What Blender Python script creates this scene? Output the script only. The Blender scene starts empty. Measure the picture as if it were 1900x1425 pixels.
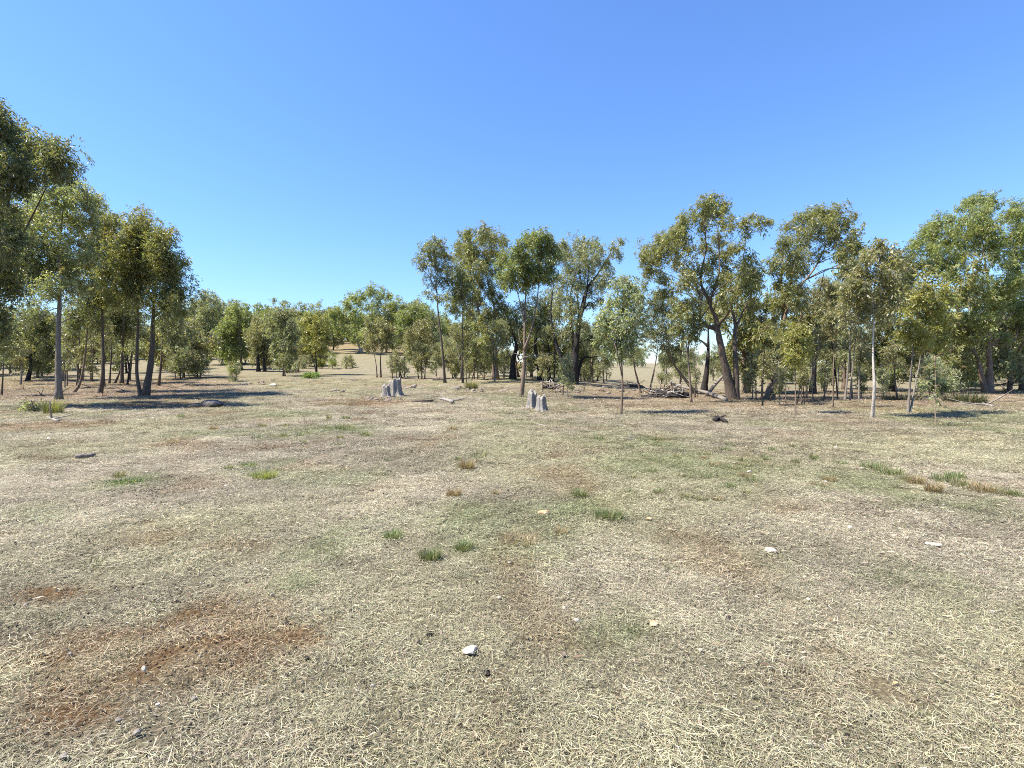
import bpy, bmesh, math, random
import numpy as np
from mathutils import Vector

random.seed(7)
RNG = np.random.default_rng(11)
sc = bpy.context.scene
COL = sc.collection

# ------------------------------------------------------------------ camera, sky, sun, exposure
F = 950.0                 # focal length in photograph pixels (photograph 1900 x 1425)
HORIZON = 690.0
EYE = 1.60
PITCH = math.atan((712.5 - HORIZON) / F)
cam_d = bpy.data.cameras.new("camera")
cam = bpy.data.objects.new("camera", cam_d); COL.objects.link(cam)
cam_d.sensor_width = 36.0
cam_d.lens = 36.0 * F / 1900.0
cam_d.clip_start = 0.05; cam_d.clip_end = 6000.0
cam.location = (0, 0, EYE)
cam.rotation_euler = (math.pi / 2 - PITCH, 0, 0)
sc.camera = cam

SUN_EL = math.radians(57.0)
SUN_AZ = math.radians(-103.0)            # compass angle of the sun, clockwise from +Y
w = bpy.data.worlds.new("World"); sc.world = w; w.use_nodes = True
wn = w.node_tree.nodes; wl = w.node_tree.links
bg = wn["Background"]
sky = wn.new("ShaderNodeTexSky"); sky.sky_type = 'NISHITA'; sky.sun_disc = False
sky.sun_elevation = SUN_EL; sky.sun_rotation = SUN_AZ
sky.altitude = 300.0; sky.air_density = 1.5; sky.dust_density = 0.0; sky.ozone_density = 10.0
tint = wn.new("ShaderNodeMix"); tint.data_type = 'RGBA'; tint.blend_type = 'MULTIPLY'; tint.inputs[0].default_value = 1.0
tint.inputs[7].default_value = (0.79, 0.87, 1.06, 1.0)      # even white balance of the whole sky
wl.new(sky.outputs[0], tint.inputs[6]); wl.new(tint.outputs[2], bg.inputs[0]); bg.inputs[1].default_value = 0.089
sun_d = bpy.data.lights.new("sun", 'SUN'); sun_d.energy = 4.7; sun_d.angle = math.radians(0.53)
sun_d.color = (1.0, 0.945, 0.84)
sun = bpy.data.objects.new("sun", sun_d); COL.objects.link(sun)
to_sun = Vector((math.sin(SUN_AZ) * math.cos(SUN_EL), math.cos(SUN_AZ) * math.cos(SUN_EL), math.sin(SUN_EL)))
sun.rotation_euler = (-to_sun).to_track_quat('-Z', 'Y').to_euler()
sun.location = (-20, -4, 40)
vs = sc.view_settings
vs.view_transform = 'Standard'; vs.look = 'None'; vs.gamma = 1.0; vs.use_curve_mapping = False
vs.exposure = 1.38
sc.render.engine = 'CYCLES'
sc.cycles.use_denoising = False
sc.cycles.pixel_filter_type = 'BLACKMAN_HARRIS'; sc.cycles.filter_width = 1.0
sc.cycles.max_bounces = 6; sc.cycles.diffuse_bounces = 3; sc.cycles.transparent_max_bounces = 4
sc.cycles.sample_clamp_indirect = 4.0

# ------------------------------------------------------------------ small helpers
def lin(r, g, b):
    f = lambda c: (c / 255 / 12.92) if c / 255 <= 0.04045 else ((c / 255 + 0.055) / 1.055) ** 2.4
    return (f(r), f(g), f(b))

def _hash(i, j, s):
    n = (i.astype(np.int64) * 374761393 + j.astype(np.int64) * 668265263 + s * 1442695041) & 0x7fffffff
    n = ((n ^ (n >> 13)) * 1274126177) & 0x7fffffff
    n = n ^ (n >> 16)
    return (n & 0xffff) / 65535.0

def vnoise(x, y, s=0):
    x = np.asarray(x, float); y = np.asarray(y, float)
    i = np.floor(x); j = np.floor(y); fx = x - i; fy = y - j
    fx = fx * fx * (3 - 2 * fx); fy = fy * fy * (3 - 2 * fy)
    a = _hash(i, j, s); b = _hash(i + 1, j, s); c = _hash(i, j + 1, s); d = _hash(i + 1, j + 1, s)
    return (a * (1 - fx) + b * fx) * (1 - fy) + (c * (1 - fx) + d * fx) * fy

def fbm(x, y, s=0, o=4):
    t = 0; a = 0.5; n = 0
    for k in range(o):
        t = t + a * vnoise(x * 2 ** k + 17.3 * k, y * 2 ** k - 9.1 * k, s + k); n += a; a *= 0.5
    return t / n

def sstep(a, b, v):
    t = np.clip((v - a) / (b - a), 0, 1)
    return t * t * (3 - 2 * t)

# ground profile: distance -> height, one for the left slope and hill, one for the flatter right
_LY = np.array([0, 10, 15, 20, 25, 30, 36, 42, 60, 80, 120, 200, 300, 500, 900, 3000.])
_LZ = np.array([0, 0, 0.0, 0.08, 0.21, 0.36, 0.58, 0.80, 1.5, 3.0, 7.0, 14.0, 20.0, 26.0, 30., 30.])
_RY = np.array([0, 10, 15, 20, 25, 30, 40, 60, 100, 200, 400, 700, 3000.])
_RZ = np.array([0, 0, 0, 0.03, 0.03, 0.02, 0.04, 0.30, 1.3, 4.0, 8.2, 11.0, 12.0])

def _pchip(xs, ys, x):
    h = np.diff(xs); dl = np.diff(ys) / h
    m = np.zeros_like(xs)
    for i in range(1, len(xs) - 1):
        m[i] = 0 if dl[i - 1] * dl[i] <= 0 else 2 * dl[i - 1] * dl[i] / (dl[i - 1] + dl[i])
    m[0] = dl[0]; m[-1] = 0
    x = np.clip(x, xs[0], xs[-1])
    k = np.clip(np.searchsorted(xs, x) - 1, 0, len(xs) - 2)
    t = (x - xs[k]) / h[k]
    return ((1 + 2 * t) * (1 - t) ** 2) * ys[k] + t * (1 - t) ** 2 * h[k] * m[k] + t * t * (3 - 2 * t) * ys[k + 1] + t * t * (t - 1) * h[k] * m[k + 1]

def H(x, y):
    x = np.asarray(x, float); y = np.asarray(y, float)
    u = x / np.maximum(y, 6.0)
    fr = sstep(50, 85, y)
    t = sstep(-0.02, 0.30, u) * (1 - fr) + sstep(-0.28, 0.08, u) * fr
    z = _pchip(_LY, _LZ, y) * (1 - t) + _pchip(_RY, _RZ, y) * t
    d = np.hypot(x, y)
    z = z + (fbm(x / 3.1, y / 3.1, 3, 3) - 0.5) * 0.10 * sstep(2.0, 9.0, d)
    z = z + (fbm(x / 0.45, y / 0.45, 9, 3) - 0.5) * 0.035 * (1 - sstep(15, 40, d))
    return z

CP, SP = math.cos(PITCH), math.sin(PITCH)
def ray(px, py):
    a = (px - 950.0) / F; c = -(py - 712.5) / F
    return np.array([a, CP + c * SP, c * CP - SP])

def ground_hit(px, py):
    d = ray(px, py)
    t = np.concatenate([np.linspace(1, 60, 3000), np.linspace(60, 600, 4000)])
    z = EYE + d[2] * t; g = H(d[0] * t, d[1] * t)
    k = np.argmax(z < g)
    if not (z < g).any(): k = 2500
    return np.array([d[0] * t[k], d[1] * t[k], g[k]])

def at_depth(px, py, y):
    d = ray(px, py); t = y / d[1]
    return np.array([d[0] * t, y, EYE + d[2] * t])

def col_at(px, y):
    """ground point on the column of px at distance y"""
    x = (px - 950.0) / F * y
    return np.array([x, y, float(H(x, y))])

# ------------------------------------------------------------------ mesh helpers
class MB:
    def __init__(s): s.v = []; s.f = []; s.n = 0
    def add(s, v, f):
        s.v.append(np.asarray(v, float)); s.f += [tuple(i + s.n for i in q) for q in f]; s.n += len(v)
    def verts(s): return np.concatenate(s.v) if s.v else np.zeros((0, 3))

def smooth_path(P, R, sub=5):
    P = np.asarray(P, float); R = np.asarray(R, float)
    if len(P) < 3:
        t = np.linspace(0, 1, sub + 1)[:, None]
        return P[0] * (1 - t) + P[-1] * t, R[0] * (1 - t[:, 0]) + R[-1] * t[:, 0]
    Q = np.vstack([2 * P[0] - P[1], P, 2 * P[-1] - P[-2]])
    out = []; rr = []
    for i in range(1, len(Q) - 2):
        for k in range(sub):
            t = k / sub
            out.append(0.5 * ((2 * Q[i]) + (-Q[i - 1] + Q[i + 1]) * t + (2 * Q[i - 1] - 5 * Q[i] + 4 * Q[i + 1] - Q[i + 2]) * t * t + (-Q[i - 1] + 3 * Q[i] - 3 * Q[i + 1] + Q[i + 2]) * t ** 3))
            rr.append(R[i - 1] * (1 - t) + R[i] * t)
    out.append(P[-1]); rr.append(R[-1])
    return np.array(out), np.array(rr)

def tube(mb, P, R, n=8, sub=4, rough=0.0, flare=0.0):
    P, R = smooth_path(P, R, sub)
    m = len(P)
    T = np.gradient(P, axis=0); T /= np.linalg.norm(T, axis=1)[:, None] + 1e-9
    ref = np.array([0.31, 0.92, 0.13]); 
    if abs(T[0] @ ref) > 0.9: ref = np.array([1.0, 0.1, 0.0])
    A = np.cross(T, ref); A /= np.linalg.norm(A, axis=1)[:, None] + 1e-9
    B = np.cross(T, A)
    th = np.arange(n) / n * 2 * math.pi
    rad = np.repeat(R[:, None], n, 1)
    if flare:
        L = np.concatenate([[0], np.cumsum(np.linalg.norm(np.diff(P, axis=0), axis=1))])
        lob = 1 + 0.35 * np.cos(th * 3 + R[0] * 40) + 0.2 * np.cos(th * 5 + 1.3)
        rad = rad * (1 + flare * np.exp(-L / (R[0] * 2.2))[:, None] * lob[None, :])
    if rough: rad = rad * (1 + rough * RNG.normal(size=rad.shape))
    V = P[:, None, :] + rad[:, :, None] * (np.cos(th)[None, :, None] * A[:, None, :] + np.sin(th)[None, :, None] * B[:, None, :])
    V = V.reshape(-1, 3)
    f = []
    for i in range(m - 1):
        for k in range(n):
            k2 = (k + 1) % n
            f.append((i * n + k, i * n + k2, (i + 1) * n + k2, (i + 1) * n + k))
    f.append(tuple(range((m - 1) * n, m * n))); f.append(tuple(range(n - 1, -1, -1)))
    mb.add(V, f)

def mesh_obj(name, verts, faces, mat, parent=None, loc=(0, 0, 0), smooth=True, attr=None, link=True):
    me = bpy.data.meshes.new(name)
    if isinstance(faces, np.ndarray):
        k = faces.shape[1]; nf = len(faces)
        me.vertices.add(len(verts)); me.vertices.foreach_set("co", np.asarray(verts, np.float32).ravel())
        me.loops.add(nf * k); me.loops.foreach_set("vertex_index", faces.astype(np.int32).ravel())
        me.polygons.add(nf); me.polygons.foreach_set("loop_start", np.arange(0, nf * k, k, dtype=np.int32))
        me.update(calc_edges=True)
    else:
        me.from_pydata([tuple(v) for v in verts], [], faces); me.update()
    if attr is not None:
        for an, (typ, dom, data) in attr.items():
            a = me.attributes.new(an, typ, dom)
            a.data.foreach_set("color" if typ == 'FLOAT_COLOR' else ("vector" if typ == 'FLOAT_VECTOR' else "value"), np.ascontiguousarray(data, dtype=np.int32 if typ == 'INT' else np.float32).ravel())
    if smooth and len(me.polygons): me.polygons.foreach_set("use_smooth", np.ones(len(me.polygons), bool))
    if mat: me.materials.append(mat)
    o = bpy.data.objects.new(name, me)
    if link: COL.objects.link(o)
    o.location = loc
    if parent: o.parent = parent
    return o

def tag(o, label, cat, group=None, kind=None):
    if label: o["label"] = label
    if cat: o["category"] = cat
    if group: o["group"] = group
    if kind: o["kind"] = kind
    return o

def empty(name, loc):
    o = bpy.data.objects.new(name, None); COL.objects.link(o); o.location = loc; o.empty_display_size = 0.3
    return o

# ------------------------------------------------------------------ materials
def new_mat(name):
    m = bpy.data.materials.new(name); m.use_nodes = True
    nt = m.node_tree; return m, nt, nt.nodes["Principled BSDF"]

def N(nt, t, **kw):
    n = nt.nodes.new(t)
    for k, v in kw.items(): setattr(n, k, v)
    return n

def mixc(nt, fac, a, b, blend='MIX'):
    n = nt.nodes.new("ShaderNodeMix"); n.data_type = 'RGBA'; n.blend_type = blend
    for sock, v in ((n.inputs[0], fac), (n.inputs[6], a), (n.inputs[7], b)):
        if isinstance(v, bpy.types.NodeSocket): nt.links.new(v, sock)
        elif isinstance(v, (tuple, list)): sock.default_value = (*v[:3], 1)
        else: sock.default_value = v
    return n.outputs[2]

def noise(nt, scale, detail=4, rough=0.55, vec=None):
    n = nt.nodes.new("ShaderNodeTexNoise"); n.inputs["Scale"].default_value = scale
    n.inputs["Detail"].default_value = detail; n.inputs["Roughness"].default_value = rough
    if vec is not None: nt.links.new(vec, n.inputs["Vector"])
    return n

def ramp(nt, fac, stops):
    r = nt.nodes.new("ShaderNodeValToRGB"); e = r.color_ramp.elements
    while len(e) < len(stops): e.new(0.5)
    for i, (p, c) in enumerate(stops): e[i].position = p; e[i].color = (*c, 1)
    nt.links.new(fac, r.inputs[0]); return r.outputs[0]

def bump(nt, height, strength, dist, bsdf):
    b = nt.nodes.new("ShaderNodeBump"); b.inputs["Strength"].default_value = strength; b.inputs["Distance"].default_value = dist
    nt.links.new(height, b.inputs["Height"]); nt.links.new(b.outputs[0], bsdf.inputs["Normal"])

def bark_mat(name, c1, c2, c3):
    m, nt, b = new_mat(name)
    tc = N(nt, "ShaderNodeTexCoord"); mp = N(nt, "ShaderNodeMapping")
    mp.inputs["Scale"].default_value = (9, 9, 1.6); nt.links.new(tc.outputs["Object"], mp.inputs[0])
    n1 = noise(nt, 2.2, 6, 0.65, mp.outputs[0]); n2 = noise(nt, 0.7, 3, 0.5, tc.outputs["Object"])
    c = ramp(nt, n1.outputs[0], [(0.30, c1), (0.52, c2), (0.72, c3)])
    c = mixc(nt, n2.outputs[0], c, c2)
    nt.links.new(c, b.inputs["Base Color"]); b.inputs["Roughness"].default_value = 0.9
    b.inputs["Specular IOR Level"].default_value = 0.2
    bump(nt, n1.outputs[0], 0.9, 0.04, b)
    return m

BARK = {
    'dark': bark_mat('bark_dark', (0.035, 0.026, 0.020), (0.11, 0.084, 0.064), (0.22, 0.172, 0.135)),
    'brown': bark_mat('bark_brown', (0.055, 0.038, 0.027), (0.18, 0.132, 0.096), (0.32, 0.245, 0.185)),
    'grey': bark_mat('bark_grey', (0.075, 0.062, 0.052), (0.20, 0.170, 0.142), (0.33, 0.29, 0.25)),
    'tan': bark_mat('bark_tan', (0.11, 0.075, 0.05), (0.29, 0.215, 0.15), (0.42, 0.34, 0.26)),
    'pale': bark_mat('bark_pale', (0.20, 0.165, 0.13), (0.42, 0.375, 0.32), (0.60, 0.56, 0.50)),
    'charred': bark_mat('bark_charred', (0.012, 0.011, 0.010), (0.035, 0.030, 0.027), (0.08, 0.07, 0.062)),
    'silver': bark_mat('wood_silver', (0.05, 0.043, 0.036), (0.26, 0.235, 0.205), (0.52, 0.48, 0.43)),
}

def leaf_mat(name, rough=0.42, attr='col', kind='GEOMETRY', transl=0.42, spec=0.5):
    m, nt, b = new_mat(name)
    a = N(nt, "ShaderNodeAttribute", attribute_name=attr, attribute_type=kind)
    nt.links.new(a.outputs["Color"], b.inputs["Base Color"])
    b.inputs["Roughness"].default_value = rough; b.inputs["Specular IOR Level"].default_value = spec
    t = N(nt, "ShaderNodeBsdfTranslucent")
    g = mixc(nt, 1.0, a.outputs["Color"], (1.45, 1.5, 0.65), 'MULTIPLY')
    nt.links.new(g, t.inputs[0])
    mx = N(nt, "ShaderNodeMixShader"); mx.inputs[0].default_value = transl
    nt.links.new(b.outputs[0], mx.inputs[1]); nt.links.new(t.outputs[0], mx.inputs[2])
    nt.links.new(mx.outputs[0], nt.nodes["Material Output"].inputs[0])
    return m
LEAF = leaf_mat('eucalyptus_leaf')

def blade_mat(name):
    m, nt, b = new_mat(name)
    a = N(nt, "ShaderNodeAttribute", attribute_name='col', attribute_type='INSTANCER')
    v = N(nt, "ShaderNodeAttribute", attribute_name='tone', attribute_type='GEOMETRY')
    c = mixc(nt, 1.0, a.outputs["Color"], v.outputs["Color"], 'MULTIPLY')
    nt.links.new(c, b.inputs["Base Color"]); b.inputs["Roughness"].default_value = 0.6
    b.inputs["Specular IOR Level"].default_value = 0.3
    t = N(nt, "ShaderNodeBsdfTranslucent"); nt.links.new(c, t.inputs[0])
    mx = N(nt, "ShaderNodeMixShader"); mx.inputs[0].default_value = 0.25
    nt.links.new(b.outputs[0], mx.inputs[1]); nt.links.new(t.outputs[0], mx.inputs[2])
    nt.links.new(mx.outputs[0], nt.nodes["Material Output"].inputs[0])
    return m
BLADE = blade_mat('grass_blade')
TUFT = leaf_mat('tussock_blade', rough=0.6, transl=0.3, spec=0.25)

def rock_mat(name, c1, c2, c3, sc_=6):
    m, nt, b = new_mat(name)
    tc = N(nt, "ShaderNodeTexCoord")
    n1 = noise(nt, sc_, 8, 0.7, tc.outputs["Object"]); n2 = noise(nt, sc_ * 6, 4, 0.6, tc.outputs["Object"])
    c = ramp(nt, n1.outputs[0], [(0.34, c1), (0.52, c2), (0.68, c3)])
    nt.links.new(c, b.inputs["Base Color"]); b.inputs["Roughness"].default_value = 0.85
    bump(nt, n2.outputs[0], 0.7, 0.02, b)
    return m
ROCK = {
    'quartz': rock_mat('quartz_rock', (0.26, 0.20, 0.14), (0.50, 0.44, 0.36), (0.68, 0.62, 0.53), 16),
    'ochre': rock_mat('ochre_rock', (0.30, 0.17, 0.08), (0.50, 0.32, 0.17), (0.62, 0.47, 0.32), 12),
    'brown': rock_mat('brown_rock', (0.08, 0.055, 0.04), (0.20, 0.15, 0.105), (0.34, 0.27, 0.20), 5),
    'dark': rock_mat('shade_painted_rock', (0.035, 0.03, 0.025), (0.09, 0.077, 0.065), (0.17, 0.15, 0.13), 5),  # brown rock darkened: tree shade painted into the base colour
    'grey': rock_mat('grey_rock', (0.09, 0.075, 0.06), (0.21, 0.18, 0.145), (0.33, 0.29, 0.24), 5),
}

# ------------------------------------------------------------------ ground colours
GA = 0.76
STRAW = GA * np.array(lin(186, 176, 152)); GREYT = GA * np.array(lin(150, 139, 119))
RUST = GA * np.array(lin(146, 112, 74)); GREEN = GA * np.array(lin(132, 142, 96)); OLIVE = GA * np.array(lin(166, 162, 124)); LITTER = GA * np.array(lin(160, 137, 115))

def spot(px, py, rx, ry):
    c = ground_hit(px, py); y0 = ground_hit(px, py + ry)[1]; y1 = ground_hit(px, py - ry)[1]
    return (c[0], c[1], rx * c[1] / F, max((y1 - y0) / 2, 0.05))
GREEN_SPOTS = [spot(*s) for s in [(590, 1025, 75, 45), (700, 980, 70, 35), (235, 898, 60, 22), (1260, 850, 170, 30), (1330, 880, 90, 22), (480, 868, 60, 20),
               (1090, 945, 90, 30), (1620, 900, 110, 45), (1700, 1090, 120, 60), (60, 960, 90, 25), (1420, 1040, 90, 25), (560, 1080, 60, 30), (1870, 800, 60, 30), (1180, 820, 120, 25), (1700, 1330, 60, 30), (860, 960, 70, 30), (640, 800, 90, 12), (1320, 1400, 60, 40), (1130, 1170, 90, 40)]]
RUST_SPOTS = [spot(*s) for s in [(430, 1135, 150, 42), (300, 1200, 210, 75), (180, 1260, 170, 75), (520, 1200, 90, 40), (60, 1225, 60, 22), (150, 1330, 130, 50), (380, 1250, 140, 45), (90, 1100, 70, 18), (120, 790, 90, 10), (300, 752, 120, 8), (680, 745, 90, 8), (330, 825, 70, 8), (440, 1010, 60, 12), (270, 975, 60, 14), (1650, 760, 60, 8)]]
BARE_SPOTS = [spot(*s) for s in [(780, 850, 120, 30), (960, 985, 110, 30), (150, 1030, 150, 40), (280, 1110, 140, 50), (1600, 790, 300, 22), (1450, 770, 250, 16), (1080, 735, 170, 14), (1800, 960, 120, 40), (1390, 990, 90, 25), (300, 900, 120, 25), (160, 720, 220, 22), (90, 1180, 150, 60), (1350, 1110, 80, 30), (1780, 750, 140, 12), (130, 1340, 220, 90), (420, 1380, 160, 60), (60, 1080, 120, 50)]]

def spots_mask(S, x, y):
    m = np.zeros_like(x)
    wob = (fbm(x / 0.5, y / 0.5, 21, 4) - 0.5) * 1.8
    for cx, cy, rx, ry in S:
        if cy > 1e4: continue
        d = np.sqrt(((x - cx) / rx) ** 2 + ((y - cy) / ry) ** 2)
        m = np.maximum(m, 1 - sstep(0.45, 1.25, d + wob))
    return m

def fields(x, y):
    x = np.asarray(x, float); y = np.asarray(y, float)
    g = np.clip(spots_mask(GREEN_SPOTS, x, y) * (0.2 + 0.8 * sstep(0.36, 0.62, fbm(x / 0.28, y / 0.28, 33, 4))) + 0.6 * sstep(0.52, 0.72, fbm(x / 2.6, y / 2.6, 31, 4)), 0, 1)
    r = np.clip(spots_mask(RUST_SPOTS, x, y) * (0.45 + 0.55 * sstep(0.36, 0.60, fbm(x / 0.22, y / 0.22, 43, 4))) + 0.5 * sstep(0.60, 0.76, fbm(x / 0.9, y / 1.2, 41, 4)), 0, 1)
    b = np.clip(spots_mask(BARE_SPOTS, x, y) * 0.85 + 0.8 * sstep(0.52, 0.68, fbm(x / 2.1, y / 2.1, 51, 4)), 0, 1)
    return g, r, b

def ground_rgb(x, y, blades=False):
    g, r, b = fields(x, y)
    t = sstep(0.35, 0.65, fbm(x / 0.8, y / 0.8, 61, 4))[..., None]
    c = STRAW * (1 - t) + (STRAW * 0.55 + GREYT * 0.45) * t
    o = sstep(0.42, 0.66, fbm(x / 5.0, y / 5.0, 71, 3))[..., None] * 0.55
    c = c * (1 - o) + OLIVE * o
    k = 0.45 if blades else 0.85
    c = c * (1 - b[..., None] * k) + GREYT * b[..., None] * k
    k = 0.62 if blades else 0.9
    c = c * (1 - r[..., None] * k) + RUST * r[..., None] * k
    k = 0.7 if blades else 0.5
    c = c * (1 - g[..., None] * k) + GREEN * g[..., None] * k
    # leaf litter and bare earth in the belt under the trees
    u = x / np.maximum(y, 1)
    lit = np.maximum(sstep(20, 24, y) * (1 - sstep(38, 48, y)) * sstep(0.05, 0.22, u), sstep(22, 26, y) * (1 - sstep(40, 52, y)) * (1 - sstep(-0.62, -0.5, u)))
    lit = (lit * (0.55 + 0.45 * sstep(0.35, 0.6, fbm(x / 2.0, y / 2.0, 81, 3))))[..., None] * (0.6 if blades else 0.9)
    c = c * (1 - lit) + LITTER * lit
    c = c * (0.84 + 0.3 * fbm(x / 1.4, y / 1.4, 63, 4))[..., None]
    far = sstep(45, 90, y)[..., None]
    c = c * (1 - far) + (STRAW * 0.55 + OLIVE * 0.35) * far
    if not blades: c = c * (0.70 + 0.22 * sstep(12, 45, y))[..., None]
    hill = (sstep(92, 125, y) * (1 - sstep(-0.3, -0.05, u)))[..., None] * 0.8
    c = c * (1 - hill) + np.array(lin(146, 130, 100)) * hill
    return c

# ------------------------------------------------------------------ terrain
def build_ground():
    ys = [-25.0]
    while ys[-1] < -1: ys.append(ys[-1] + 2.0)
    y = 0.0
    while y < 3200:
        ys.append(y); y += max(0.05, y * 0.016)
    ys = np.array(sorted(set(ys)))
    s = np.linspace(-1, 1, 341)
    xs = np.sinh(s * 7.6) / math.sinh(7.6) * 3200
    X, Y = np.meshgrid(xs, ys)
    Z = H(X, Y)
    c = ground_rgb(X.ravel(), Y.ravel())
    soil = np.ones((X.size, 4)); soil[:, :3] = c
    nx, ny = len(xs), len(ys)
    i = np.arange((ny - 1) * nx).reshape(ny - 1, nx)[:, :-1].ravel()
    Fq = np.stack([i, i + 1, i + nx + 1, i + nx], 1)
    m, nt, b = new_mat('paddock_ground')
    a = N(nt, "ShaderNodeAttribute", attribute_name='soil')
    geo = N(nt, "ShaderNodeNewGeometry")
    n1 = noise(nt, 22.0, 8, 0.75, geo.outputs["Position"])
    n2 = noise(nt, 1.7, 6, 0.65, geo.outputs["Position"])
    n3 = noise(nt, 90.0, 4, 0.7, geo.outputs["Position"])
    v = N(nt, "ShaderNodeTexVoronoi"); v.inputs["Scale"].default_value = 34.0; nt.links.new(geo.outputs["Position"], v.inputs["Vector"])
    c1 = ramp(nt, n1.outputs[0], [(0.32, (0.50, 0.48, 0.46)), (0.5, (0.84, 0.83, 0.82)), (0.68, (1.2, 1.19, 1.16))])
    c2 = ramp(nt, n2.outputs[0], [(0.35, (0.80, 0.78, 0.76)), (0.65, (1.08, 1.07, 1.05))])
    c3 = ramp(nt, n3.outputs[0], [(0.35, (0.72, 0.70, 0.68)), (0.62, (1.12, 1.11, 1.08))])
    cc = mixc(nt, 1.0, a.outputs["Color"], c1, 'MULTIPLY'); cc = mixc(nt, 1.0, cc, c2, 'MULTIPLY'); cc = mixc(nt, 1.0, cc, c3, 'MULTIPLY')
    nt.links.new(cc, b.inputs["Base Color"]); b.inputs["Roughness"].default_value = 0.95; b.inputs["Specular IOR Level"].default_value = 0.1
    ad = N(nt, "ShaderNodeMath", operation='ADD'); nt.links.new(n1.outputs[0], ad.inputs[0]); nt.links.new(v.outputs["Distance"], ad.inputs[1])
    bump(nt, ad.outputs[0], 0.8, 0.03, b)
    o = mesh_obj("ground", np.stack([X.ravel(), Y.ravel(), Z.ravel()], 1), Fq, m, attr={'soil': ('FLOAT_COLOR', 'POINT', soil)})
    o["kind"] = "structure"; o["label"] = "dry grazed paddock of straw coloured grass rising to a wooded hill"
    return o
ground = build_ground()

# ------------------------------------------------------------------ trees
TINT = {
    'olive': (0.180, 0.180, 0.066), 'green': (0.165, 0.190, 0.064), 'grey': (0.205, 0.210, 0.118), 'dark': (0.125, 0.133, 0.062),
    'yellow': (0.235, 0.225, 0.065), 'brownish': (0.205, 0.190, 0.095), 'pale': (0.240, 0.258, 0.148), 'bright': (0.205, 0.230, 0.078),
}

def leaves(centres, radii, n_each, L, W, tint, tips=None, rng=RNG, droop=0.8, flat=1.05):
    """kite-shaped hanging leaves gathered in sprays around sub-centres of every clump"""
    Ps = []; tone = []; subs = []; AX = []; SH = []
    for c, r, n in zip(centres, radii, n_each):
        m = int(rng.integers(6, 13))
        d = rng.normal(size=(m, 3)); d /= np.linalg.norm(d, axis=1)[:, None]
        s = c + d * (r * rng.uniform(0.25, 0.85, (m, 1))) * np.array([1, 1, flat])
        subs.append(s)
        ns = max(4, n // 8)                                   # sprays, about eight leaves each
        k = rng.integers(0, m, ns)
        q = rng.normal(size=(ns, 3)) * 0.5
        ln = np.linalg.norm(q, axis=1)[:, None]; q = q / np.maximum(ln, 1e-6) * np.minimum(ln, 1.0)
        sr = r * rng.uniform(0.30, 0.68, m)
        q = q * sr[k][:, None] * np.array([0.95, 0.95, 1.1])
        q[:, 2] -= (rng.random(ns) ** 2.5) * r * 0.55         # fringe hanging below
        sa = rng.normal(size=(ns, 3)); sa /= np.linalg.norm(sa, axis=1)[:, None]
        sa = sa * 0.8 + np.array([0, 0, -droop]); sa /= np.linalg.norm(sa, axis=1)[:, None]
        w8 = rng.integers(0, ns, n)
        off = sa[w8] * (rng.uniform(-0.2, 1.5, n) * L)[:, None] + rng.normal(size=(n, 3)) * 0.28 * L
        pos = (s[k] + q)[w8] + off
        a_ = sa[w8] + rng.normal(size=(n, 3)) * 0.42
        Ps.append(pos); AX.append(a_); tone.append(np.clip((pos[:, 2] - c[2]) / r, -1, 1)); SH.append(rng.uniform(0.72, 1.25, ns)[w8])
    P = np.concatenate(Ps); tone = np.concatenate(tone); n = len(P); ax = np.concatenate(AX); SH = np.concatenate(SH)
    ax /= np.linalg.norm(ax, axis=1)[:, None]
    nr = rng.normal(size=(n, 3)); sd = np.cross(ax, nr); sd /= np.linalg.norm(sd, axis=1)[:, None] + 1e-9
    l = (L * rng.uniform(0.45, 1.45, n))[:, None]; w_ = (W * rng.uniform(0.55, 1.35, n))[:, None]
    nn = np.cross(ax, sd)
    v0 = P; v1 = P + ax * l * 0.42 + sd * w_ * 0.5 + nn * w_ * 0.12; v2 = P + ax * l - nn * l * 0.06; v3 = P + ax * l * 0.42 - sd * w_ * 0.5 + nn * w_ * 0.12
    V = np.stack([v0, v1, v2, v3], 1).reshape(-1, 3)
    i = np.arange(n) * 4
    Fq = np.stack([i, i + 1, i + 2, i + 3], 1)
    c = 1.25 * (np.array(tint)[None, :] * 0.86 + np.array((0.190, 0.196, 0.125)) * 0.14) * (SH * rng.uniform(0.75, 1.25, n))[:, None] * (1 + rng.normal(size=(n, 3)) * 0.06)
    if tips is not None:
        k = (sstep(0.1, 0.9, tone) * rng.random(n) ** 0.5)[:, None]
        c = c * (1 - k) + np.array(tips) * k
    dead = rng.random(n) < 0.03
    c[dead] = np.array((0.24, 0.17, 0.08))
    rgba = np.ones((n, 4)); rgba[:, :3] = np.clip(c, 0.01, 0.6)
    return V, Fq, rgba, subs

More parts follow.
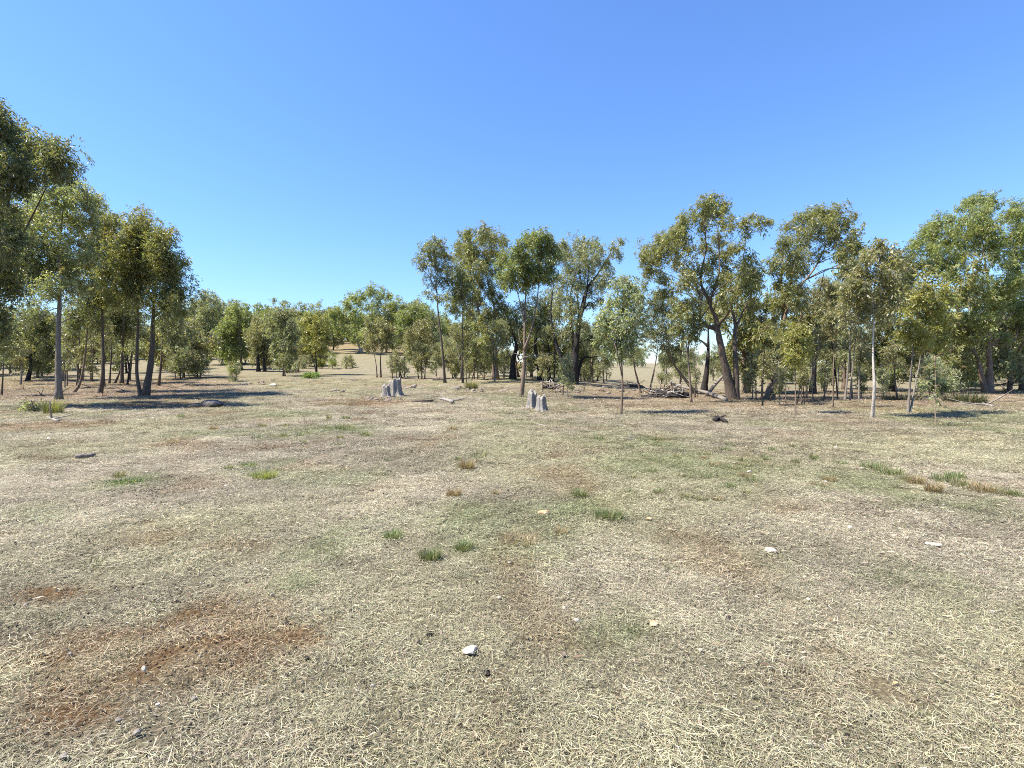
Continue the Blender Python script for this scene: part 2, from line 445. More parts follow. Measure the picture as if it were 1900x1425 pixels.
def grow(name, label, cat, base, stems, stem_r, centres, radii, tint, bark, L, W, dens=1.0, tips=None, group=None, dead=None, rng=RNG, limbs=True, sides=8, droop=0.8, flat=1.05):
    """stems: list of world polylines; centres/radii: leaf clumps in world coordinates"""
    base = np.asarray(base, float)
    root = empty(name, tuple(base)); tag(root, label, cat, group)
    mbs = []
    spts = []
    for P, r in zip(stems, stem_r):
        P = np.array(P, float)
        mb = MB(); mbs.append(mb)
        k = np.linspace(0, 1, len(P)); R = np.maximum(0.82 * r * (1 - k) ** 1.05, min(r * 0.7, 0.018))
        P2 = P.copy(); P2[0, 2] -= 0.12
        tube(mb, P2 - base, R, n=sides, sub=5, rough=0.05, flare=0.42)
        Q, RR = smooth_path(P, R, 5); spts.append((Q, RR))
    centres = [np.asarray(c, float) for c in centres]
    n_each = [max(20, int(dens * 3.2 * math.pi * r * r / (0.5 * L * W))) for r in radii]
    V, Fq, rgba, subs = leaves(centres, radii, n_each, L, W, TINT[tint], tips, rng, droop, flat)
    if limbs:
        for ci, (c, r) in enumerate(zip(centres, radii)):
            best = None
            for si, (Q, RR) in enumerate(spts):
                d = c - Q; dist = np.linalg.norm(d, axis=1)
                cost = dist + 2.2 * np.maximum(0, (Q[:, 2] + 0.45 * np.hypot(d[:, 0], d[:, 1]) - c[2])) + np.where(np.arange(len(Q)) < len(Q) * 0.35, 2.0, 0)
                k = int(np.argmin(cost))
                if best is None or cost[k] < best[0]: best = (cost[k], si, k)
            _, si, k = best
            Q, RR = spts[si]; a = Q[k]; ra = min(RR[k] * 0.6, 0.018 + 0.020 * np.linalg.norm(c - a))
            mid = a * 0.5 + c * 0.5 + rng.normal(size=3) * 0.10 * np.linalg.norm(c - a) + np.array([0, 0, 0.06 * np.linalg.norm(c - a)])
            tube(mbs[si], np.array([a, mid, c]) - base, [ra, ra * 0.7, ra * 0.42], n=5, sub=4)
            for s in subs[ci][rng.permutation(len(subs[ci]))[:6]]:
                m2 = (c + s) / 2 + rng.normal(size=3) * r * 0.12
                tip = s + (s - c) * rng.uniform(0.1, 0.55)
                tube(mbs[si], np.array([c * 0.75 + mid * 0.25, m2, tip]) - base, [ra * 0.40, ra * 0.26, 0.004], n=3, sub=2)
    for mb in mbs: mesh_obj("trunk", mb.verts(), mb.f, BARK[bark], root)
    mesh_obj("crown", V - base, Fq, LEAF, root, smooth=False, attr={'col': ('FLOAT_COLOR', 'FACE', rgba)})
    for P, r in (dead or []):
        mb = MB(); tube(mb, np.array(P) - base, np.linspace(r * 0.7, r * 0.2, len(P)), n=5, sub=4)
        o = mesh_obj("dead_branch", mb.verts(), mb.f, BARK['grey'], root); o["label"] = "bare grey dead branch"
    return root

def ptree(label, base, stems, wpx, clumps, tint='olive', bark='dark', dist=None, dens=1.0, tips=None, group=None, name='gum_tree', cat='tree', dead=None, leaf=1.0, depth=1.0, seed=None, behind=0.0, droop=0.8):
    """a tree measured in photograph pixels: its base stands on the ground, everything else is set out around that distance"""
    rng = np.random.default_rng(seed if seed is not None else int(base[0] * 7 + base[1] * 13) % 99991)
    g = ground_hit(*base) if dist is None else col_at(base[0], dist)
    y = g[1]; k = y / F
    S = []; SR = []
    ws = wpx if isinstance(wpx, (list, tuple)) else [wpx] * len(stems)
    for i, st in enumerate(stems):
        dy = rng.normal() * 0.25 if i else 0.0
        pts = []
        dd = 0.0
        for j, p in enumerate(st):
            q = at_depth(p[0], p[1], y + dy + dd)
            if j == 0 and (i == 0 or p[1] > base[1] - 25 and abs(p[0] - base[0]) < 60 and len(p) == 2):
                q[2] = float(H(q[0], q[1])) if i else g[2]
                if i == 0: q = g.copy()
            pts.append(q); dd += rng.normal() * 0.18
        S.append(pts); SR.append(ws[i] * k / 2)
    xs = np.array([c[0] for c in clumps], float); cx = xs.mean(); half = max((xs.max() - xs.min()) / 2, 20.0)
    C = []; R = []
    for c in clumps:
        room = math.sqrt(max(0.08, 1 - min(1, abs(c[0] - cx) / (half * 1.15)) ** 2)) * half * k
        dy = rng.uniform(-0.75, 0.75) * room * depth
        C.append(at_depth(c[0], c[1], y + dy + behind)); R.append(c[2] * k * 1.12 * rng.uniform(0.8, 1.25))
    Lf = 0.148 * leaf * max(1.0, y / 36.0); Wf = 0.045 * leaf * max(1.0, y / 36.0)
    D = [([at_depth(p[0], p[1], y - 0.2 + 0.15 * j) for j, p in enumerate(P)], r * k / 2) for P, r in (dead or [])]
    return grow(name, label, cat, g, S, SR, C, R, tint, bark, Lf, Wf, dens, tips, group, D, rng, droop=droop)

TIPG = (0.24, 0.22, 0.06); TIPO = (0.30, 0.235, 0.06); TIPB = (0.20, 0.24, 0.07)

# --- left stand
ptree("tallest dark gum at the left edge with a crown cut by the frame", (-45, 748), [[(-45, 748), (-30, 600), (-5, 470), (15, 380), (25, 290)], [(-10, 520), (50, 420), (85, 350)]], [20, 8],
      [(5, 228, 36), (-40, 215, 40), (40, 262, 40), (88, 288, 40), (120, 312, 26), (15, 310, 42), (60, 322, 30), (-30, 300, 50), (-40, 380, 50), (5, 372, 45), (-25, 450, 50), (10, 440, 36), (-50, 520, 50), (0, 520, 40), (-20, 590, 40)],
      'dark', 'dark', tips=TIPG, dens=1.15, dist=21.2)
ptree("tall straight-trunked gum of the left stand, rusty young leaves on top", (109, 742), [[(109, 742), (108, 640), (111, 540), (112, 440), (122, 350)]], 14,
      [(122, 336, 26), (150, 352, 28), (175, 372, 22), (100, 372, 30), (60, 378, 34), (30, 395, 28), (135, 395, 36), (170, 405, 24), (95, 425, 36), (50, 440, 36), (150, 445, 34), (115, 470, 34), (70, 490, 32), (30, 470, 30), (135, 510, 32), (95, 525, 28), (45, 520, 30)],
      'pale', 'grey', tips=TIPO, dens=0.95, dead=[([(112, 570), (90, 578), (70, 600)], 3), ([(112, 600), (135, 590), (160, 596)], 3)])
ptree("slim gum in the middle of the left stand with a swollen foot", (185, 730), [[(185, 730), (191, 690), (190, 600), (191, 520), (196, 430)]], 10,
      [(190, 405, 26), (205, 425, 26), (180, 440, 28), (205, 465, 30), (175, 485, 30), (205, 505, 30), (185, 535, 28), (212, 545, 24)], 'olive', 'dark', tips=TIPG)
ptree("twin-trunked bushy gum at the right end of the left stand", (268, 735), [[(268, 735), (281, 665), (284, 590), (287, 520), (275, 430)], [(262, 733), (254, 690), (256, 600), (255, 530), (245, 460)]], [15, 9],
      [(262, 412, 26), (240, 428, 26), (288, 432, 28), (310, 455, 26), (230, 458, 28), (265, 455, 34), (300, 485, 30), (322, 490, 20), (245, 490, 34), (275, 505, 34), (312, 520, 28), (228, 522, 28), (258, 535, 30), (296, 545, 28), (330, 538, 16), (318, 560, 18), (335, 575, 10)],
      'olive', 'dark', tips=TIPO, dens=1.2)
ptree("thin leaning gum beside the twin-trunked bushy gum", (294, 716), [[(294, 716), (300, 660), (302, 590), (305, 540)]], 6,
      [(320, 590, 22), (335, 620, 22), (312, 630, 22), (332, 655, 20), (318, 560, 20), (300, 600, 18)], 'grey', 'dark', dens=0.8)
ptree("thin gum with a bow-shaped foot behind the tall straight trunk", (132, 729), [[(132, 729), (148, 712), (158, 660), (164, 590), (172, 520)]], 7,
      [(165, 520, 26), (150, 560, 26), (175, 550, 22), (180, 590, 20), (140, 590, 22)], 'dark', 'brown', dens=0.8)
ptree("gum with two crossed thin trunks in the left stand", (226, 712), [[(226, 712), (227, 660), (229, 600), (232, 540)], [(212, 720), (222, 690), (232, 650), (246, 610)]], [8, 5],
      [(225, 560, 26), (240, 590, 24), (215, 595, 24), (205, 570, 24), (250, 560, 22)], 'olive', 'dark', dens=0.8)
ptree("low dark spreading gum with a crooked trunk at the far left", (50, 707), [[(50, 707), (57, 680), (57, 655), (64, 640), (52, 600)], [(60, 650), (85, 662), (108, 645)], [(64, 640), (90, 620), (120, 600)]], [9, 4, 4],
      [(20, 590, 34), (55, 585, 34), (10, 630, 30), (40, 625, 30), (85, 600, 28), (95, 640, 24), (70, 660, 18), (25, 660, 20)], 'dark', 'charred', dens=0.7)
for i, (bx, by, tx, ty, cl, lb) in enumerate([
    (143, 716, 148, 560, [(140, 570, 20), (155, 590, 20), (135, 610, 18)], "spindly dark sapling between the tall straight trunk and the swollen foot"),
    (203, 712, 208, 560, [(200, 575, 20), (215, 600, 18), (190, 600, 18)], "spindly sapling close behind the crossed thin trunks"),
    (170, 708, 172, 580, [(165, 580, 22), (180, 600, 20), (155, 610, 18)], "spindly leafless-footed sapling in the shade of the left stand"),
    (240, 706, 250, 570, [(250, 590, 20), (262, 615, 18), (240, 620, 18)], "thin slanting sapling left of the twin-trunked bushy gum"),
    (3, 735, 6, 600, [(0, 600, 24), (12, 640, 22), (-10, 640, 22)], "thin sapling at the very left edge of the picture"),
    (122, 706, 125, 600, [(120, 610, 20), (130, 640, 16), (112, 645, 16)], "small sapling just behind the tall straight trunk")]):
    ptree(lb, (bx, by), [[(bx, by), ((bx + tx) / 2 + 2, (by + ty) / 2), (tx, ty)]], 4, cl, 'dark' if i % 2 else 'grey', 'dark', dens=0.6, name='gum_sapling', cat='sapling')

# --- hill side and middle distance, left of centre
ptree("tall pale-leaved gum behind the right end of the left stand", (384, 660), [[(384, 660), (383, 630), (375, 600), (372, 570)], [(383, 630), (392, 600), (398, 572)]], [6, 4],
      [(372, 556, 14), (385, 550, 14), (398, 558, 14), (408, 566, 8), (360, 566, 14), (378, 575, 15), (396, 582, 13), (362, 590, 15), (380, 600, 14), (350, 600, 14), (405, 600, 10), (368, 615, 12)], 'grey', 'dark', dens=0.75, dist=75)
ptree("rounded bright olive gum, leaves down to the grass", (448, 680), [[(448, 680), (446, 640), (441, 600), (440, 580)]], 6,
      [(440, 572, 12), (430, 582, 14), (452, 582, 13), (462, 590, 12), (420, 598, 15), (441, 600, 18), (460, 606, 14), (412, 618, 13), (432, 620, 18), (455, 625, 17), (420, 640, 16), (442, 645, 18), (462, 645, 14), (430, 660, 14)], 'bright', 'dark', dens=1.2, tips=TIPG, dist=66)
ptree("brownish drooping gum with a thick dark trunk beside the rounded bright one", (480, 684), [[(480, 684), (478, 660), (477, 630), (478, 600)], [(491, 688), (490, 660), (492, 630)]], [8, 7],
      [(478, 592, 14), (490, 600, 14), (470, 610, 14), (484, 615, 16), (497, 622, 13), (472, 632, 14), (488, 640, 16), (500, 650, 12), (478, 655, 12), (496, 668, 10)], 'brownish', 'charred', dens=1.0, dist=62)
ptree("grey-green gum with sparkling leaves left of the fern patch", (526, 700), [[(526, 700), (526, 660), (524, 620), (522, 585)], [(530, 706), (527, 680), (535, 650)]], [4, 3],
      [(520, 578, 14), (533, 580, 13), (510, 592, 14), (525, 600, 17), (541, 600, 12), (505, 612, 13), (520, 622, 17), (538, 622, 14), (512, 640, 14), (530, 645, 16), (543, 645, 10), (522, 662, 13), (536, 668, 10), (515, 668, 10)], 'grey', 'dark', dens=1.0, dist=52)
ptree("slender olive gum with a forked black trunk above the fern patch", (588, 696), [[(588, 696), (586, 665), (586, 640), (585, 600)], [(588, 690), (581, 668), (577, 650)]], [5, 3],
      [(584, 585, 14), (572, 592, 13), (597, 590, 13), (565, 606, 12), (584, 606, 16), (603, 606, 13), (572, 622, 13), (592, 624, 15), (607, 625, 10), (580, 640, 12), (598, 645, 11)], 'yellow', 'charred', dens=1.0, dist=55)
ptree("large spreading flat-topped gum with white limbs on the hill", (672, 658), [[(672, 658), (664, 635), (655, 612), (640, 590)], [(668, 648), (685, 615), (700, 585), (715, 560)], [(664, 635), (685, 620), (690, 570)]], [7, 5, 4],
      [(640, 560, 13), (655, 552, 13), (632, 575, 14), (618, 580, 12), (672, 545, 12), (690, 537, 13), (705, 540, 12), (720, 547, 12), (735, 556, 12), (748, 568, 10), (725, 568, 11), (700, 562, 11), (680, 565, 12), (660, 575, 14), (645, 592, 15), (625, 598, 14), (610, 600, 12), (672, 598, 14), (655, 612, 13), (692, 590, 12), (640, 615, 12), (740, 585, 10), (684, 612, 14), (700, 608, 10)], 'bright', 'pale', dens=0.95, tips=TIPG, dist=105)
ptree("small open gum with bleached side limbs behind the grey stump", (707, 702), [[(707, 702), (706, 670), (707, 645), (702, 610)], [(706, 648), (722, 634), (745, 618)], [(700, 700), (697, 670), (690, 640)]], [4, 3, 3],
      [(700, 592, 13), (687, 602, 13), (713, 600, 13), (680, 618, 12), (698, 618, 15), (718, 618, 12), (688, 634, 13), (706, 634, 13), (727, 612, 10), (678, 640, 9)], 'brownish', 'dark', dens=0.85, dist=50,
      dead=[([(708, 648), (725, 638), (745, 620), (752, 616)], 2.5), ([(720, 638), (738, 632), (755, 628)], 1.8)])
ptree("dense dark round gum on the hill right of the flat-topped one", (768, 655), [[(768, 655), (768, 620), (766, 590)]], 6,
      [(765, 575, 14), (780, 575, 14), (752, 585, 13), (770, 592, 17), (790, 588, 13), (757, 605, 14), (780, 608, 15), (797, 605, 10), (765, 622, 13), (742, 610, 12), (735, 625, 10)], 'green', 'dark', dens=1.2, dist=90)
ptree("many-stemmed grey-leaved young gum left of the leaning pole gum", (783, 703), [[(783, 703), (782, 670), (780, 630), (778, 600)], [(788, 703), (790, 670), (796, 630)], [(777, 702), (772, 670), (764, 640)]], [3, 3, 3],
      [(778, 600, 13), (765, 610, 12), (792, 608, 13), (758, 626, 12), (778, 626, 15), (798, 626, 13), (765, 645, 13), (785, 647, 14), (802, 648, 11), (772, 665, 12), (792, 668, 12), (757, 655, 8), (780, 682, 9)], 'brownish', 'dark', dens=0.75)

# --- centre clump
ptree("leaning pole gum with a small open crown, first of the centre clump", (826, 711), [[(826, 711), (821, 650), (813, 580), (809, 510), (806, 455)], [(811, 540), (797, 515), (782, 498)]], [7, 3],
      [(805, 447, 15), (820, 450, 14), (790, 462, 15), (808, 468, 16), (828, 470, 14), (778, 480, 14), (797, 485, 14), (816, 492, 14), (784, 497, 11), (832, 495, 12), (800, 515, 13), (822, 520, 12), (796, 545, 9), (830, 545, 12), (812, 550, 9)], 'grey', 'dark', dens=0.75)
ptree("thin upright pole gum right of the leaning one", (859, 711), [[(859, 711), (858, 640), (859, 570), (858, 520)]], 5,
      [(858, 515, 16), (845, 525, 14), (870, 530, 14), (850, 545, 14), (866, 555, 13), (880, 540, 12), (846, 570, 10)], 'olive', 'dark', dens=0.8)
ptree("big dark gum leaning left behind the two pole gums", (921, 705), [[(921, 705), (912, 630), (895, 605), (876, 585), (855, 560)], [(912, 635), (918, 580), (905, 520), (898, 470)], [(896, 607), (884, 560), (872, 500), (868, 450)]], [15, 7, 7],
      [(872, 432, 18), (858, 447, 16), (895, 432, 19), (918, 440, 17), (935, 445, 10), (850, 465, 16), (876, 460, 22), (902, 460, 22), (925, 465, 14), (862, 485, 20), (888, 490, 22), (912, 490, 18), (850, 508, 18), (876, 515, 22), (902, 520, 20), (860, 540, 20), (888, 548, 20), (915, 545, 18), (842, 560, 16), (872, 575, 18), (900, 580, 18), (925, 570, 14), (935, 600, 16), (905, 610, 16), (940, 630, 14)], 'olive', 'brown', tips=TIPG, dens=0.9, depth=1.3)
ptree("bright glossy gum with a tan foot and a forked trunk, front of the centre clump", (966, 736), [[(966, 736), (972, 690), (973, 640), (974, 580), (976, 520), (972, 465)], [(973, 645), (986, 610), (996, 560), (1001, 510), (1006, 460)], [(973, 590), (962, 550), (950, 510)]], [11, 6, 4],
      [(1005, 437, 19), (988, 440, 17), (975, 450, 17), (1020, 448, 15), (955, 462, 17), (998, 462, 24), (1022, 470, 16), (938, 478, 17), (968, 478, 24), (1010, 488, 20), (988, 492, 22), (945, 497, 19), (932, 508, 12), (965, 505, 20), (1020, 500, 14), (992, 515, 17), (950, 522, 14), (1012, 512, 12), (972, 526, 12), (937, 525, 10)], 'green', 'brown', tips=TIPG, dens=1.25,
      dead=[([(972, 663), (1000, 660), (1020, 656), (1033, 660)], 3), ([(972, 650), (990, 640), (1003, 628)], 2), ([(970, 660), (950, 655), (938, 662)], 2), ([(968, 640), (962, 620), (966, 605)], 2)])
ptree("massive many-limbed gum with black spreading trunks in the centre clump", (1060, 707), [[(1060, 707), (1066, 670), (1069, 630), (1074, 585), (1070, 540)], [(1068, 650), (1078, 580), (1090, 535), (1108, 510), (1128, 478), (1140, 452)], [(1052, 706), (1043, 670), (1030, 630), (1022, 580), (1028, 520)], [(1068, 690), (1080, 668), (1098, 663), (1116, 660)], [(1067, 640), (1058, 590), (1060, 540), (1072, 490)], [(1076, 590), (1088, 545), (1092, 490)]], [25, 11, 15, 9, 9, 8],
      [(1075, 452, 18), (1095, 450, 19), (1060, 465, 16), (1112, 462, 15), (1152, 446, 9), (1140, 460, 10), (1148, 470, 8), (1080, 475, 22), (1105, 482, 20), (1130, 485, 14), (1048, 450, 13), (1040, 470, 14), (1060, 492, 20), (1085, 502, 22), (1115, 510, 17), (1045, 515, 18), (1070, 525, 20), (1098, 530, 20), (1125, 525, 10), (1040, 550, 18), (1065, 558, 20), (1092, 560, 16), (1115, 555, 10), (1030, 580, 18), (1060, 590, 18), (1085, 600, 18), (1045, 615, 18), (1075, 625, 18), (1100, 625, 16), (1110, 600, 13), (1020, 610, 14)], 'grey', 'charred', dens=0.8, depth=1.3, dist=43)
ptree("thick dark gum trunk leaning left in the shade of the centre clump", (952, 704), [[(952, 704), (952, 670), (958, 640), (945, 600), (930, 560)]], 15,
      [(930, 565, 20), (945, 590, 20), (920, 600, 18), (960, 600, 18), (965, 570, 18), (935, 625, 14)], 'grey', 'charred', dens=0.7, dist=46)
ptree("thick dark double trunk between the tan-footed gum and the massive gum", (1003, 700), [[(1003, 700), (999, 670), (993, 640), (1000, 600), (1008, 560)], [(1022, 700), (1014, 680), (1004, 662), (1000, 645)], [(1020, 698), (1018, 650), (1012, 600)]], [13, 9, 7],
      [(1005, 560, 20), (1020, 585, 18), (990, 590, 18), (1010, 610, 18), (1030, 545, 16), (985, 560, 16), (1025, 620, 14)], 'grey', 'charred', dens=0.7, dist=46)
ptree("leafy front sapling with a brown trunk standing right of the centre clump", (1152, 769), [[(1152, 769), (1155, 720), (1153, 660), (1152, 600), (1160, 530)], [(1154, 690), (1145, 655), (1135, 620)]], [6, 3],
      [(1160, 512, 17), (1172, 522, 15), (1148, 530, 18), (1168, 545, 19), (1185, 545, 13), (1138, 555, 19), (1158, 565, 22), (1180, 570, 17), (1128, 580, 18), (1148, 592, 22), (1170, 595, 19), (1187, 590, 11), (1118, 602, 16), (1138, 612, 21), (1160, 618, 20), (1178, 615, 14), (1115, 622, 12), (1130, 635, 16), (1150, 642, 18), (1168, 640, 12)], 'pale', 'brown', tips=TIPB, dens=0.95, name='gum_sapling', cat='sapling')
ptree("curved twin-stemmed gum left of the brush pile", (1190, 727), [[(1190, 727), (1183, 705), (1177, 680), (1175, 640), (1182, 580)], [(1203, 727), (1211, 700), (1217, 670), (1221, 640), (1222, 615)]], [6, 5],
      [(1185, 560, 15), (1178, 590, 15), (1190, 620, 15), (1205, 640, 12), (1180, 645, 13), (1170, 660, 10), (1200, 600, 14), (1225, 640, 9), (1195, 525, 12)], 'grey', 'brown', dens=0.6, dist=36)

# --- right of centre
ptree("great spreading gum with a thick leaning trunk, tallest of the right stand", (1360, 743), [[(1360, 743), (1350, 700), (1342, 665), (1333, 620), (1328, 590), (1318, 560), (1335, 500), (1330, 430)], [(1366, 742), (1366, 690), (1363, 640), (1364, 600), (1358, 560), (1375, 500), (1385, 440)], [(1330, 606), (1310, 604), (1298, 594), (1300, 560), (1285, 510), (1255, 460)], [(1318, 560), (1300, 520), (1310, 460), (1305, 410)], [(1363, 610), (1378, 580), (1395, 540), (1400, 500)]], [22, 14, 10, 8, 6],
      [(1322, 374, 16), (1340, 372, 14), (1305, 385, 18), (1335, 392, 19), (1285, 398, 19), (1268, 412, 18), (1310, 408, 20), (1345, 412, 15), (1245, 428, 20), (1225, 445, 20), (1205, 460, 19), (1192, 478, 13), (1265, 440, 22), (1240, 462, 22), (1215, 482, 20), (1335, 438, 18), (1310, 452, 20), (1285, 462, 19), (1258, 488, 21), (1228, 510, 20), (1200, 500, 14), (1345, 468, 20), (1370, 455, 15), (1385, 478, 17), (1318, 485, 22), (1290, 500, 20), (1352, 498, 21), (1380, 505, 19), (1405, 500, 15), (1332, 520, 20), (1268, 525, 20), (1240, 540, 18), (1360, 530, 19), (1390, 530, 18), (1300, 540, 18), (1410, 530, 14), (1395, 402, 12), (1380, 412, 12), (1412, 408, 11), (1430, 412, 8), (1388, 430, 10), (1345, 550, 16), (1400, 560, 14)], 'olive', 'dark', tips=TIPG, dens=0.85, depth=1.1)
ptree("gum with a boat-curved trunk and drooping grey crown behind the fallen log", (1295, 731), [[(1295, 731), (1272, 705), (1250, 675), (1242, 650), (1240, 600)], ], [9],
      [(1215, 560, 19), (1235, 570, 20), (1210, 585, 16), (1255, 572, 18), (1225, 605, 19), (1248, 605, 18), (1210, 615, 13), (1235, 630, 16), (1240, 655, 14), (1225, 545, 16), (1260, 640, 12)], 'grey', 'brown', dens=0.8, dist=36)
ptree("slim gum with a straight tan foot standing in front of the fallen log", (1283, 748), [[(1283, 748), (1279, 690), (1274, 640), (1266, 610), (1262, 580)], [(1276, 655), (1282, 610), (1290, 575)]], [6, 3],
      [(1262, 560, 17), (1280, 560, 18), (1252, 580, 16), (1272, 585, 19), (1292, 580, 15), (1262, 605, 16), (1285, 605, 16), (1298, 600, 11), (1270, 625, 12), (1292, 625, 10)], 'olive', 'brown', dens=0.9, tips=TIPG)
ptree("thick dark gum seen through the gap behind the fallen log", (1305, 724), [[(1305, 724), (1311, 690), (1314, 650), (1314, 612), (1310, 570)], [(1314, 640), (1300, 632), (1284, 628)]], [14, 6],
      [(1310, 570, 17), (1295, 580, 16), (1325, 580, 16), (1315, 555, 16), (1290, 620, 10), (1335, 600, 12)], 'dark', 'charred', dens=0.6, dist=41)
ptree("blackened gum trunk close behind the great spreading gum", (1385, 740), [[(1385, 740), (1390, 700), (1388, 650), (1392, 600), (1400, 560)], [(1380, 700), (1398, 697), (1410, 680), (1432, 668)]], [13, 5],
      [(1400, 560, 18), (1385, 580, 18), (1412, 590, 18), (1395, 610, 19), (1420, 560, 17), (1378, 615, 15), (1410, 630, 17), (1390, 645, 15), (1425, 620, 15), (1405, 655, 12)], 'dark', 'charred', dens=0.85, dist=38)
ptree("broad dense gum with a leaning grey-footed trunk, second tallest on the right", (1425, 740), [[(1425, 740), (1437, 700), (1448, 650), (1452, 600), (1462, 540), (1480, 480), (1500, 440)], [(1452, 600), (1470, 550), (1510, 500), (1535, 450), (1550, 420)], [(1455, 570), (1450, 510), (1460, 460)]], [20, 8, 7],
      [(1490, 402, 18), (1512, 392, 18), (1535, 390, 18), (1558, 394, 17), (1580, 398, 13), (1470, 418, 19), (1500, 420, 22), (1530, 415, 22), (1560, 420, 20), (1588, 425, 15), (1455, 440, 19), (1482, 445, 22), (1545, 440, 18), (1575, 448, 20), (1598, 452, 12), (1448, 465, 19), (1470, 475, 21), (1560, 470, 16), (1585, 478, 17), (1435, 490, 18), (1458, 502, 21), (1485, 495, 18), (1575, 500, 14), (1440, 525, 20), (1465, 535, 21), (1490, 530, 18), (1438, 555, 18), (1462, 565, 19), (1430, 585, 15), (1480, 560, 15), (1512, 470, 12)], 'olive', 'brown', tips=TIPG, dens=0.85, dead=[([(1470, 510), (1480, 485), (1500, 470)], 4)])
ptree("upright dark gum behind the low yellow-green sapling, right stand", (1508, 737), [[(1508, 737), (1510, 690), (1512, 645), (1516, 590), (1522, 540), (1530, 500)], [(1512, 650), (1530, 640), (1542, 655), (1552, 658)], [(1512, 630), (1500, 600), (1490, 570)]], [14, 5, 5],
      [(1528, 520, 17), (1512, 545, 19), (1535, 555, 17), (1500, 570, 18), (1522, 580, 19), (1545, 585, 16), (1505, 600, 18), (1528, 610, 18), (1515, 630, 14), (1548, 540, 12), (1540, 620, 12)], 'brownish', 'charred', dens=0.85, dist=36)
ptree("small yellow-green sapling on a thin stem before the right stand", (1476, 768), [[(1476, 768), (1476, 720), (1475, 670), (1476, 630)]], 4,
      [(1478, 605, 15), (1464, 615, 14), (1492, 615, 14), (1475, 628, 17), (1460, 640, 13), (1492, 640, 15), (1476, 652, 15), (1500, 625, 10), (1464, 664, 10), (1486, 668, 10)], 'yellow', 'brown', tips=TIPG, dens=0.9, name='gum_sapling', cat='sapling')

# --- right stand
ptree("pale straight-stemmed gum with an olive-brown crown, right stand", (1618, 776), [[(1618, 776), (1622, 720), (1620, 660), (1621, 600), (1622, 540), (1630, 480)]], 8,
      [(1640, 452, 17), (1625, 462, 17), (1660, 460, 16), (1610, 478, 18), (1640, 478, 21), (1668, 480, 16), (1595, 497, 18), (1622, 502, 22), (1650, 505, 20), (1580, 518, 18), (1605, 528, 22), (1635, 532, 22), (1662, 528, 16), (1570, 542, 17), (1590, 555, 20), (1620, 560, 20), (1648, 560, 18), (1575, 575, 15), (1602, 582, 16), (1635, 585, 15), (1660, 555, 12)], 'brownish', 'pale', tips=TIPG, dens=0.9,
      dead=[([(1620, 650), (1605, 640), (1592, 628)], 2)])
ptree("V-stemmed young gum casting a long shadow to its right", (1684, 767), [[(1684, 767), (1688, 720), (1692, 670), (1696, 630), (1705, 570)], [(1688, 766), (1697, 720), (1706, 675), (1712, 640), (1735, 590)]], [6, 5],
      [(1722, 532, 17), (1742, 535, 16), (1705, 548, 18), (1730, 555, 21), (1755, 550, 15), (1692, 570, 17), (1715, 578, 21), (1742, 580, 19), (1685, 592, 16), (1705, 602, 20), (1732, 608, 19), (1755, 600, 13), (1690, 620, 15), (1715, 630, 15), (1740, 635, 12), (1675, 610, 11)], 'yellow', 'grey', tips=TIPG, dens=0.95)
ptree("large green gum forking near the ground at the right edge", (1834, 730), [[(1834, 730), (1836, 690), (1834, 640), (1838, 580), (1830, 500), (1820, 420)], [(1828, 729), (1820, 690), (1812, 660), (1796, 635), (1780, 590), (1770, 520)], [(1836, 600), (1860, 540), (1880, 470)]], [17, 12, 8],
      [(1785, 378, 16), (1805, 370, 15), (1828, 362, 16), (1845, 372, 13), (1815, 388, 17), (1870, 392, 16), (1890, 385, 18), (1912, 400, 18), (1720, 422, 18), (1742, 412, 18), (1765, 408, 18), (1790, 412, 20), (1818, 418, 21), (1845, 412, 20), (1872, 418, 20), (1900, 425, 20), (1712, 445, 17), (1738, 440, 21), (1770, 440, 22), (1802, 448, 22), (1835, 450, 22), (1868, 450, 21), (1898, 458, 21), (1725, 468, 19), (1755, 472, 20), (1785, 478, 21), (1850, 480, 19), (1885, 488, 22), (1740, 498, 18), (1772, 505, 20), (1880, 520, 20), (1905, 520, 22), (1800, 520, 20), (1828, 525, 21), (1858, 530, 20), (1780, 545, 19), (1812, 555, 22), (1842, 560, 22), (1875, 565, 22), (1902, 570, 22), (1795, 585, 19), (1825, 592, 20), (1858, 595, 20), (1890, 605, 20), (1800, 615, 14), (1870, 625, 14)], 'bright', 'brown', tips=TIPB, dens=0.95, leaf=1.05,
      dead=[([(1828, 560), (1845, 545), (1860, 530)], 3)])
ptree("tall dark-crowned gum rising behind the pale straight-stemmed one", (1655, 722), [[(1655, 722), (1660, 660), (1668, 600), (1675, 540), (1680, 490)], [(1662, 655), (1640, 630), (1620, 615)]], [11, 6],
      [(1690, 462, 17), (1675, 480, 18), (1700, 485, 18), (1685, 505, 19), (1665, 515, 15), (1680, 530, 17), (1650, 600, 20), (1630, 612, 19), (1670, 618, 20), (1645, 630, 20), (1620, 640, 17), (1665, 645, 19), (1690, 640, 16), (1640, 660, 17), (1605, 620, 15), (1612, 660, 15), (1690, 665, 13), (1600, 690, 12), (1680, 560, 15)], 'dark', 'charred', dens=1.0, dist=40)
ptree("gum of two thin pale leaning poles between two darker trunks", (1567, 745), [[(1567, 745), (1572, 700), (1576, 650), (1578, 620), (1582, 580)], [(1577, 743), (1580, 700), (1585, 650), (1590, 610)]], [5, 4],
      [(1580, 590, 15), (1592, 600, 14), (1570, 605, 14), (1585, 575, 15), (1600, 620, 11), (1565, 580, 12)], 'brownish', 'grey', dens=0.7)
